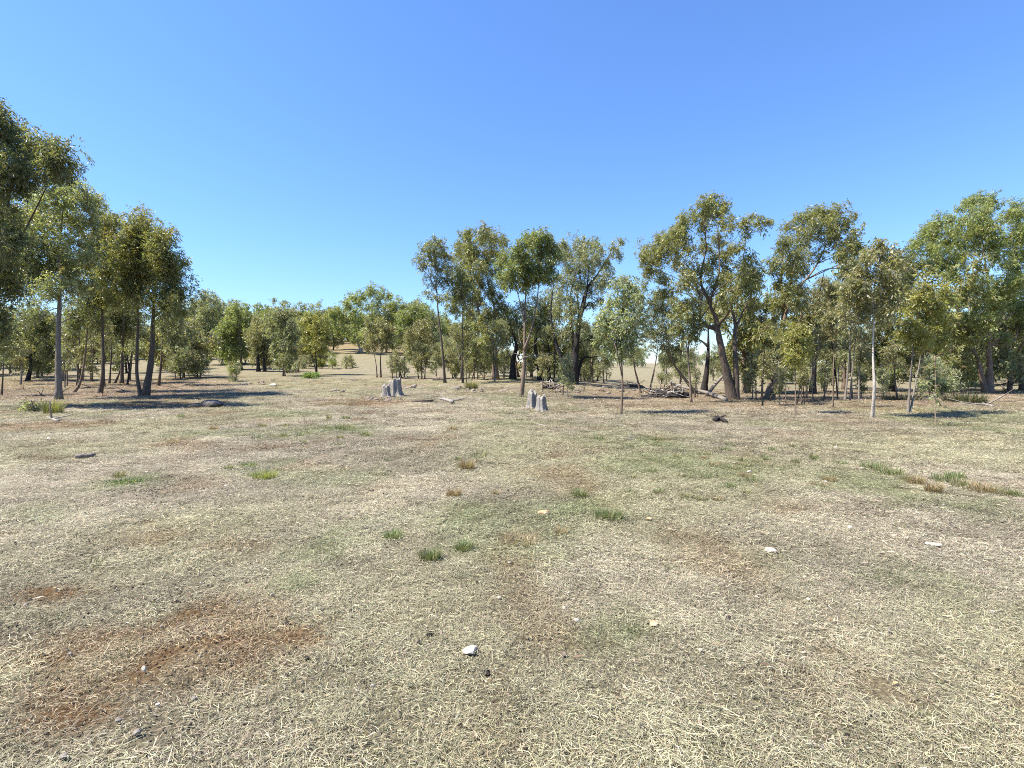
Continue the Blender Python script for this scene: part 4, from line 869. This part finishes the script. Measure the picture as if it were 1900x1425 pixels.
# brush pile
def brush(label, cx, cy, wpx, hpx, n, seed, name='brush_pile'):
    g = ground_hit(cx, cy); k = g[1] / F; rg = np.random.default_rng(seed); W_ = wpx * k / 2; Hh = hpx * k
    root = empty(name, tuple(g)); tag(root, label, 'brush pile')
    v, f = ico(3); v = v.copy(); v *= 1 + 0.13 * rg.normal(size=(len(v), 1)); v = v * np.array([W_ * 0.92, W_ * 0.5, Hh * 0.62])
    mesh_obj('bark_heap', v, f, BARK['charred'], root, smooth=False)
    for i in range(n):
        a = rg.uniform(0, 6.28); q = math.sqrt(rg.random()) * 0.85
        c = np.array([math.cos(a) * q * W_, math.sin(a) * q * W_ * 0.5, Hh * (0.75 * (1 - q * q) * rg.uniform(0.6, 1.15) + 0.05)])
        d = rg.normal(size=3); d[2] *= 0.35; d /= np.linalg.norm(d); L = rg.uniform(0.25, 0.75)
        e0, e1 = c - d * L, c + d * L; e0[2] = max(e0[2], -0.02); e1[2] = max(e1[2], -0.02)
        mb = MB(); r = rg.uniform(0.012, 0.045); tube(mb, [e0, c + rg.normal(size=3) * 0.06, e1], [r, r * 0.9, r * 0.5], n=5, sub=3)
        mesh_obj('stick', mb.verts(), mb.f, BARK[['grey', 'silver', 'brown', 'pale', 'dark'][i % 5]], root)
brush("heap of dead sticks and bark at the upper end of the long grey log", 1240, 739, 88, 26, 70, 4)
brush("low heap of bark and sticks right of the massive black gum", 1168, 718, 60, 9, 26, 5)
brush("small dark heap of sticks at the foot of the massive black gum", 1022, 722, 34, 12, 24, 6)

# ------------------------------------------------------------------ tussocks, ferns, shrubs
def blades(rng, n, rad, h, lean, wd, tint, var=0.3, seg=3):
    """upright curved blades: n x (2*seg+1) verts"""
    a = rng.uniform(0, 6.28, n); q = np.sqrt(rng.random(n)) * rad
    p0 = np.stack([np.cos(a) * q, np.sin(a) * q, np.full(n, -0.01)], 1)
    b = a + rng.normal(size=n) * 0.9; L = h * rng.uniform(0.55, 1.2, n); ln = lean * rng.uniform(0.2, 1.4, n)
    dirh = np.stack([np.cos(b), np.sin(b), np.zeros(n)], 1); sd = np.stack([-np.sin(b), np.cos(b), np.zeros(n)], 1)
    w_ = wd * rng.uniform(0.6, 1.3, n)
    V = []; 
    for i in range(seg):
        t = i / seg; c = p0 + dirh * (L * ln * t * t)[:, None] + np.array([0, 0, 1.0]) * (L * (t - 0.35 * ln * t * t))[:, None]
        ww = (w_ * (1 - 0.55 * t) / 2)[:, None]; V += [c - sd * ww, c + sd * ww]
    t = 1.0; V.append(p0 + dirh * (L * ln)[:, None] + np.array([0, 0, 1.0]) * (L * (1 - 0.35 * ln))[:, None])
    m = 2 * seg + 1
    V = np.stack(V, 1).reshape(-1, 3); o = np.arange(n) * m
    tr = []
    for i in range(seg - 1):
        tr += [np.stack([o + 2 * i, o + 2 * i + 1, o + 2 * i + 3], 1), np.stack([o + 2 * i, o + 2 * i + 3, o + 2 * i + 2], 1)]
    tr.append(np.stack([o + 2 * seg - 2, o + 2 * seg - 1, o + 2 * seg], 1))
    Fq = np.concatenate(tr)
    col = np.array(tint)[None] * rng.uniform(1 - var, 1 + var, (n, 1)) * (1 + 0.08 * rng.normal(size=(n, 3)))
    rgba = np.ones((len(Fq), 4)); rgba[:, :3] = np.clip(np.tile(col, (len(tr), 1)), 0.01, 0.8)
    return V, Fq, rgba
def tussock(px, py, wpx, hpx, tint, n, label, group=None, name='grass_tussock', cat='grass tuft', lean=0.6):
    g = ground_hit(px, py); k = g[1] / F; rg = np.random.default_rng(int(px * 3 + py * 5))
    V, Fq, c = blades(rg, int(n * 1.3), wpx * k / 2, hpx * k * 0.95, lean, max(0.003, 0.8 * k), tint)
    ed = np.repeat(rg.random(int(n * 1.3)) < 0.25, 1); c[np.tile(ed, len(c) // len(ed)), :3] = np.array((0.34, 0.29, 0.19))
    o = mesh_obj(name, V, Fq, TUFT, loc=tuple(g), smooth=False, attr={'col': ('FLOAT_COLOR', 'FACE', c)})
    tag(o, label, cat, group)
GT = (0.105, 0.145, 0.048); RT = (0.25, 0.175, 0.09); OT = (0.19, 0.185, 0.085)
tussock(798, 1040, 38, 28, GT, 340, "dark green grass tuft, larger of two close together near the middle")
tussock(860, 1022, 32, 24, GT, 260, "dark green grass tuft, smaller one right of the larger near the middle")
tussock(730, 1000, 36, 22, (0.10, 0.16, 0.04), 220, "bright green grass tuft inside the green patch")
tussock(1128, 962, 54, 25, GT, 300, "broad green tuft right of the pinkish ochre stone")
tussock(1075, 922, 32, 18, GT, 200, "small green tuft above the broad one right of the pinkish stone")
tussock(1160, 924, 50, 12, GT, 160, "wide low green tuft right of the small one in mid paddock")
tussock(1732, 914, 26, 26, RT, 200, "rust-brown grass tussock in the green strip at the right")
tussock(842, 922, 26, 22, RT, 190, "rust-brown grass tuft in mid paddock left of centre")
tussock(920, 918, 16, 12, RT, 100, "small rust-brown tuft just right of the other in mid paddock")
tussock(866, 872, 28, 26, RT, 190, "brown grass tuft on the grey bare patch behind mid paddock")
tussock(1040, 992, 26, 18, RT, 140, "brown grass tuft below the pinkish ochre stone")
tussock(965, 1008, 70, 22, (0.26, 0.19, 0.11), 320, "wide clump of brown dead grass in the centre of the paddock", lean=1.0)
tussock(490, 886, 52, 14, (0.24, 0.27, 0.06), 420, "yellow-green grass cushion on the left of the paddock")
tussock(460, 867, 32, 13, (0.08, 0.14, 0.035), 180, "dark green tuft above the yellow-green cushion")
tussock(424, 872, 14, 12, (0.08, 0.14, 0.035), 100, "tiny dark green tuft left of the yellow-green cushion")
tussock(232, 898, 60, 14, (0.085, 0.15, 0.035), 300, "green grass patch on the left below the wood block")
tussock(222, 888, 20, 20, OT, 120, "olive grass tuft standing above the green patch on the left")
tussock(875, 722, 24, 18, (0.16, 0.16, 0.06), 220, "spiky pale green tussock in front of the pole gums")
tussock(1800, 748, 46, 24, (0.07, 0.085, 0.04), 420, "dark bluish sedge tussock before the large green forked gum", lean=0.8)
tussock(1772, 746, 36, 20, (0.05, 0.055, 0.035), 300, "darker sedge tussock left of the bluish one", lean=0.8)
tussock(1672, 743, 60, 18, (0.075, 0.07, 0.045), 360, "dark dead sedge clump behind the V-stemmed young gum", lean=0.9)
tussock(100, 768, 30, 32, (0.20, 0.20, 0.06), 200, "yellow-green weed at the foot of the tall straight gum", lean=0.5)
tussock(1620, 872, 40, 20, GT, 200, "first green tuft of the strip at the right"); tussock(1650, 882, 44, 20, (0.12, 0.16, 0.045), 220, "second green tuft of the strip at the right, beside the first")
rg = np.random.default_rng(23)
for i, (px, py, wd, h, t) in enumerate([(1690, 895, 30, 13, OT), (1755, 895, 40, 15, GT), (1790, 905, 36, 14, OT), (1822, 915, 36, 16, RT), (1860, 918, 40, 14, OT), (1890, 925, 26, 12, GT), (1770, 888, 30, 12, GT), (1700, 900, 24, 14, RT)]):
    tussock(px, py, wd * 1.15, h * 1.5, t, 200, f"{['olive', 'green', 'olive', 'rust', 'olive', 'green', 'green', 'rust'][i]} grass tuft of the right green strip {below(px)}", "tufts of the green strip")
for i in range(75):
    z = i % 5
    px, py = [(rg.uniform(1080, 1520), rg.uniform(815, 860)), (rg.uniform(1270, 1560), rg.uniform(830, 935)), (rg.uniform(560, 940), rg.uniform(775, 870)), (rg.uniform(300, 700), rg.uniform(770, 830)), (rg.uniform(1100, 1400), rg.uniform(860, 930))][z]
    k = (py - 690) / 200; q = [0, 1, 2, 1, 0][int(rg.integers(0, 5))]
    tussock(px, py, rg.uniform(10, 28) * (0.6 + 0.5 * k), rg.uniform(7, 14) * (0.6 + 0.6 * k), [GT, OT, RT][q], 70, f"low {['green', 'olive', 'rust-brown'][q]} grass tuft {['in the far', 'in the back', 'in the middle', 'in the near'][min(3, int((py - 765) / 45))]} paddock {below(px)}", "scattered low tufts")

def shrub(name, label, px, py, wpx, hpx, tint, n, leafl, dist=None, cat='bush'):
    g = ground_hit(px, py) if dist is None else col_at(px, dist); k = g[1] / F; rg = np.random.default_rng(int(px + py * 3))
    W_ = wpx * k / 2; Hh = hpx * k
    C = [np.array([rg.uniform(-0.7, 0.7) * W_, rg.uniform(-0.5, 0.5) * W_, Hh * rg.uniform(0.35, 0.75)]) for _ in range(10)]
    R = [min(W_, Hh) * rg.uniform(0.3, 0.45) for _ in C]
    V, Fq, rgba, subs = leaves(C, R, [n // 10] * 10, leafl, leafl * 0.4, tint, None, rg, droop=0.0)
    root = empty(name, tuple(g)); tag(root, label, cat)
    mesh_obj('foliage', V, Fq, LEAF, root, smooth=False, attr={'col': ('FLOAT_COLOR', 'FACE', rgba)})
    for j, c in enumerate(C[:6]):
        mb = MB(); tube(mb, [np.array([c[0] * 0.2, c[1] * 0.2, -0.05]), c * np.array([0.6, 0.6, 0.5]), c * np.array([1.05, 1.05, 1.2])], [0.02, 0.013, 0.004], n=4, sub=3)
        mesh_obj('stem', mb.verts(), mb.f, BARK['brown'], root)
shrub('fern_patch', "low patch of bright green fern in the pale grass", 578, 702, 38, 9, (0.17, 0.24, 0.07), 1800, 0.15, cat='fern')
shrub('bush', "round bright olive bush on the slope above the fern patch", 596, 684, 18, 22, (0.17, 0.18, 0.05), 1500, 0.2)
shrub('bush', "low grey bush at the foot of the brownish drooping gum", 540, 692, 30, 18, TINT['grey'], 1000, 0.2)
shrub('bush', "low dark bush between the crossed trunks and the left foot of the stand", 345, 700, 36, 30, TINT['grey'], 1200, 0.16)
shrub('bush', "pale leafy bush filling the gap behind the dry leafless sapling", 1745, 738, 44, 46, TINT['pale'], 2200, 0.16)
shrub('bush', "pale leafy bush behind the pale straight-stemmed gum", 1655, 728, 60, 60, TINT['pale'], 3200, 0.17, dist=40)
shrub('bush', "grey leafy bush low between the dark trunks of the right stand", 1530, 732, 50, 50, TINT['grey'], 2400, 0.17, dist=40)
shrub('bush', "small dark bush at the end of the brush pile by the field", 1226, 712, 26, 24, TINT['dark'], 900, 0.15)
shrub('bush', "grey twiggy bush at the edge of the field beside the massive black gum", 1090, 706, 30, 16, TINT['grey'], 700, 0.16)

# ------------------------------------------------------------------ grass, thatch and litter that nobody could count
def tuft_src(i, kind):
    rg = np.random.default_rng(300 + i)
    if kind == 'thatch':   # dead blades lying every which way
        n = 150; rad = 0.17
        a = rg.uniform(0, 6.28, n); q = np.sqrt(rg.random(n)) * rad
        p0 = np.stack([np.cos(a) * q, np.sin(a) * q, rg.uniform(0.0, 0.018, n)], 1)
        b = rg.uniform(0, 6.28, n); L = 0.022 + 0.075 * rg.random(n) ** 1.6; bend = rg.normal(size=n) * 0.6; up = np.abs(rg.normal(size=n)) * 0.16
        wd = rg.uniform(0.0014, 0.0034, n); V = []; seg = 3
        for s in range(seg + 1):
            t = s / seg; ang = b + bend * t
            c = p0 + np.stack([np.cos(b + bend * t * 0.5) * L * t, np.sin(b + bend * t * 0.5) * L * t, L * up * 4 * t * (1 - t * 0.8) * 0.6], 1)
            sd = np.stack([-np.sin(ang), np.cos(ang), rg.normal(size=n) * 0.5], 1)
            ww = (wd * (1 - 0.7 * t * t))[:, None] / 2; V += [c - sd * ww, c + sd * ww]
        m = 2 * (seg + 1); V = np.stack(V, 1).reshape(-1, 3); o = np.arange(n) * m
        Fq = np.concatenate([np.stack([o + 2 * s, o + 2 * s + 1, o + 2 * s + 3, o + 2 * s + 2], 1) for s in range(seg)])
        ton = 0.5 + 1.2 * rg.random(n) ** 1.3; rgb = ton[:, None] * (1 + 0.05 * rg.normal(size=(n, 3))); rep = seg
    elif kind == 'green':
        V, Fq, c = blades(rg, 46, 0.10, 0.035, 0.9, 0.0035, (1, 1, 1), 0.35); rgb = None
    elif kind == 'bits':   # matted broken straw and bark crumbs
        n = 260; rad = 0.20
        a = rg.uniform(0, 6.28, n); q = np.sqrt(rg.random(n)) * rad; p = np.stack([np.cos(a) * q, np.sin(a) * q, rg.uniform(0.0, 0.008, n)], 1)
        b = rg.uniform(0, 6.28, n); L = rg.uniform(0.008, 0.034, n)[:, None]; wd = rg.uniform(0.0005, 0.0016, n)[:, None]
        d = np.stack([np.cos(b), np.sin(b), rg.normal(size=n) * 0.25], 1) * L; sd = np.stack([-np.sin(b), np.cos(b), rg.normal(size=n) * 0.5], 1) * wd
        V = np.stack([p - sd, p + sd, p + d + sd * 0.6, p + d - sd * 0.6], 1).reshape(-1, 3); o = np.arange(n) * 4
        Fq = np.stack([o, o + 1, o + 2, o + 3], 1); rep = 1
        rgb = (0.25 + 1.35 * rg.random(n) ** 1.5)[:, None] * (1 + 0.06 * rg.normal(size=(n, 3)))
    elif kind == 'clods':
        n = 34; v0, f0 = ico(1); f0 = np.array(f0); V = []; Fq = []; t = []
        for j in range(n):
            r = 0.0022 + 0.008 * rg.random() ** 3; a = rg.uniform(0, 6.28); q = math.sqrt(rg.random()) * 0.2
            V.append(v0 * r * rg.uniform(0.6, 1.2, 3) * (1 + 0.15 * rg.normal(size=(len(v0), 1))) + np.array([math.cos(a) * q, math.sin(a) * q, r * 0.3])); Fq.append(f0 + j * len(v0)); t.append(np.full(len(f0), rg.uniform(0.4, 1.25)))
        V = np.concatenate(V); Fq = np.concatenate(Fq); rgb = np.repeat(np.concatenate(t)[:, None], 3, 1); rep = 1
    elif kind == 'stalk':
        V, Fq, c = blades(rg, 4, 0.05, 0.22, 1.1, 0.0028, (1, 1, 1), 0.25, seg=5); rgb = None
    else:
        V, Fq, c = blades(rg, 40, 0.07, 0.085, 0.9, 0.003, (1, 1, 1), 0.35); rgb = None
    if rgb is not None:
        c = np.ones((len(Fq), 4)); c[:, :3] = np.tile(rgb, (rep, 1))
    return mesh_obj("grass_source", V, Fq, BLADE, smooth=False, attr={'tone': ('FLOAT_COLOR', 'FACE', c)}, link=False)
SRC = [tuft_src(i, 'thatch') for i in range(7)] + [tuft_src(10 + i, 'green') for i in range(4)] + [tuft_src(20 + i, 'dry') for i in range(3)] + [tuft_src(30 + i, 'stalk') for i in range(3)] + [tuft_src(40 + i, 'bits') for i in range(5)] + [tuft_src(50 + i, 'clods') for i in range(4)]

def scatter(name, label, P, idx, rot, scl, col, srcs, cat=None):
    n = len(P)
    rgba = np.ones((n, 4)); rgba[:, :3] = col
    o = mesh_obj(name, P, [], None, smooth=False, attr={'idx': ('INT', 'POINT', idx), 'rot': ('FLOAT_VECTOR', 'POINT', rot), 'scl': ('FLOAT', 'POINT', scl), 'col': ('FLOAT_COLOR', 'POINT', rgba)})
    tag(o, label, cat, kind='stuff')
    ng = bpy.data.node_groups.new(name + "_nodes", 'GeometryNodeTree')
    ng.interface.new_socket("Geometry", in_out='INPUT', socket_type='NodeSocketGeometry'); ng.interface.new_socket("Geometry", in_out='OUTPUT', socket_type='NodeSocketGeometry')
    gi = ng.nodes.new('NodeGroupInput'); go = ng.nodes.new('NodeGroupOutput')
    g2i = ng.nodes.new('GeometryNodeGeometryToInstance')
    for s in reversed(srcs):
        oi = ng.nodes.new('GeometryNodeObjectInfo'); oi.inputs['Object'].default_value = s; oi.inputs['As Instance'].default_value = False
        ng.links.new(oi.outputs['Geometry'], g2i.inputs[0])
    ip = ng.nodes.new('GeometryNodeInstanceOnPoints'); ip.inputs['Pick Instance'].default_value = True
    def na(nm, t):
        a = ng.nodes.new('GeometryNodeInputNamedAttribute'); a.data_type = t; a.inputs['Name'].default_value = nm; return a.outputs[0]
    m2p = ng.nodes.new('GeometryNodeMeshToPoints')
    ng.links.new(gi.outputs[0], m2p.inputs[0]); ng.links.new(m2p.outputs[0], ip.inputs['Points']); ng.links.new(g2i.outputs[0], ip.inputs['Instance'])
    ng.links.new(na('idx', 'INT'), ip.inputs['Instance Index']); ng.links.new(na('rot', 'FLOAT_VECTOR'), ip.inputs['Rotation']); ng.links.new(na('scl', 'FLOAT'), ip.inputs['Scale'])
    ng.links.new(ip.outputs[0], go.inputs[0])
    md = o.modifiers.new("scatter", 'NODES'); md.node_group = ng
    return o

def zone(y0, y1, dens, rg):
    area = 1.08 * (y1 * y1 - y0 * y0) + 1.0 * (y1 - y0); n = int(area * dens)
    y = np.sqrt(rg.uniform(y0 * y0, y1 * y1, n)); x = rg.uniform(-1, 1, n) * (y * 1.06 + 0.6)
    return x, y
rg = np.random.default_rng(77)
X = []; Y = []; I = []; S = []
for y0, y1, dens, s in [(0.9, 4.0, 115, 0.82), (4.0, 8.0, 68, 1.05), (8.0, 15.0, 34, 1.35), (15.0, 26.0, 13, 1.75), (26.0, 46.0, 4.5, 2.2)]:
    x, y = zone(y0, y1, dens, rg); g_, r_, b_ = fields(x, y)
    cover = 1 - 0.5 * b_ - 0.8 * r_ * (y < 12); cover *= 0.18 + 0.82 * sstep(0.30, 0.60, fbm(x / 0.30, y / 0.30, 91, 4))
    k = rg.random(len(x)) < cover; x, y, g_ = x[k], y[k], g_[k]
    ii = rg.integers(0, 7, len(x)); gm = rg.random(len(x)) < g_ * 0.55; ii[gm] = 7 + rg.integers(0, 4, gm.sum())
    dm = (rg.random(len(x)) < 0.03 + 0.11 * sstep(5, 14, y)) & ~gm; ii[dm] = 11 + rg.integers(0, 3, dm.sum())
    X.append(x); Y.append(y); I.append(ii); S.append(s * rg.uniform(0.75, 1.3, len(x)))
x, y = zone(1.6, 16, 0.9, rg); X.append(x); Y.append(y); I.append(14 + rg.integers(0, 3, len(x))); S.append(rg.uniform(0.5, 1.2, len(x)))
for y0, y1, dens, s in [(0.9, 5.0, 46, 1.0), (5.0, 10.0, 26, 1.35), (10.0, 18.0, 9, 2.0), (18, 34, 2.5, 3.0)]:
    x, y = zone(y0, y1, dens, rg); X.append(x); Y.append(y); I.append(17 + rg.integers(0, 5, len(x))); S.append(s * rg.uniform(0.8, 1.25, len(x)))
for y0, y1, dens, s in [(0.9, 5.0, 22, 1.0), (5.0, 12.0, 10, 1.4)]:
    x, y = zone(y0, y1, dens, rg); g_, r_, b_ = fields(x, y); k = rg.random(len(x)) < 0.12 + 0.9 * np.maximum(b_, r_); x, y = x[k], y[k]
    X.append(x); Y.append(y); I.append(22 + rg.integers(0, 4, len(x))); S.append(s * rg.uniform(0.7, 1.3, len(x)))
X = np.concatenate(X); Y = np.concatenate(Y); I = np.concatenate(I); S = np.concatenate(S)
C_ = ground_rgb(X, Y, True) * rg.uniform(0.8, 1.25, (len(X), 1))
C_ = np.where(((I >= 7) & (I < 11))[:, None], C_ * 0.4 + np.array([0.125, 0.15, 0.055]) * 0.75, C_ * 1.2)
cl = I >= 22; C_[cl] = ground_rgb(X[cl], Y[cl]) * rg.uniform(0.7, 1.2, (cl.sum(), 1)); dry = (I >= 11) & (I < 14); C_[dry] = np.array([(0.15, 0.15, 0.06), (0.17, 0.12, 0.065), (0.12, 0.13, 0.05), (0.24, 0.20, 0.11)])[rg.integers(0, 4, dry.sum())] * rg.uniform(0.8, 1.2, (dry.sum(), 1))
rot = np.stack([rg.normal(size=len(X)) * 0.06, rg.normal(size=len(X)) * 0.06, rg.uniform(0, 6.28, len(X))], 1)
scatter("grass", "dry straw-coloured grass and thatch covering the paddock with green patches", np.stack([X, Y, H(X, Y) + 0.004], 1), I, rot, S, C_, SRC)

def litter():
    rg = np.random.default_rng(88); mb = MB()
    v0, f0 = ico(1)
    cols = []
    for y0, y1, dens, s in [(1.2, 5, 26, 1.1), (5, 12, 8, 1.5), (12, 30, 1.2, 2.3)]:
        x, y = zone(y0, y1, dens, rg); z = H(x, y)
        for a, b, c in zip(x, y, z):
            r = s * rg.uniform(0.004, 0.013) * (1.6 if rg.random() < 0.06 else 1)
            mb.add(v0 * (r * np.array([1, rg.uniform(0.6, 1), rg.uniform(0.5, 0.9)])) * (1 + 0.2 * rg.normal(size=(len(v0), 1))) + np.array([a, b, c + r * 0.4]), f0)
            t = [(0.035, 0.028, 0.022), (0.10, 0.07, 0.05), (0.20, 0.15, 0.11), (0.5, 0.46, 0.40)][int(rg.choice(4, p=[0.5, 0.25, 0.17, 0.08]))]
            cols.append(np.tile(np.array([*t, 1.0]), (len(f0), 1)))
    o = mesh_obj("gravel_litter", mb.verts(), np.array(mb.f), TUFT, smooth=False, attr={'col': ('FLOAT_COLOR', 'FACE', np.concatenate(cols))})
    tag(o, "dark droppings, crumbs of earth and tiny pebbles strewn over the grass", None, kind='stuff')
litter()
def leaf_litter():
    rg = np.random.default_rng(99)
    x1, y1 = zone(19, 48, 26, rg); u = x1 / y1
    k = ((u > 0.02) & (y1 < 42)) | (u < -0.55) & (y1 > 23) | (rg.random(len(x1)) < 0.12)
    xn, yn = zone(1.5, 14, 2.2, rg)
    x, y = np.concatenate([x1[k], xn]), np.concatenate([y1[k], yn]); n = len(x); z = H(x, y) + 0.012
    a = rg.uniform(0, 6.28, n); L = rg.uniform(0.05, 0.13, n) * np.where(y < 14, 0.3, 1.0); W_ = L * 0.3; z = z + np.where(y < 14, 0.012, 0)
    d = np.stack([np.cos(a), np.sin(a), rg.normal(size=n) * 0.25], 1); s = np.stack([-np.sin(a), np.cos(a), rg.normal(size=n) * 0.3], 1)
    P = np.stack([x, y, z], 1); V = np.stack([P - d * L[:, None], P + s * W_[:, None], P + d * L[:, None], P - s * W_[:, None]], 1).reshape(-1, 3)
    i = np.arange(n) * 4; Fq = np.stack([i, i + 1, i + 2, i + 3], 1)
    pal = np.array([(0.36, 0.29, 0.21), (0.22, 0.15, 0.10), (0.46, 0.40, 0.32), (0.15, 0.10, 0.07), (0.30, 0.20, 0.12)])
    c = np.ones((n, 4)); c[:, :3] = pal[rg.integers(0, 5, n)] * rg.uniform(0.8, 1.2, (n, 1))
    o = mesh_obj("leaf_litter", V, Fq, TUFT, smooth=False, attr={'col': ('FLOAT_COLOR', 'FACE', c)})
    tag(o, "fallen gum leaves and bark flakes strewn on the earth under the trees", None, kind='stuff')
leaf_litter()
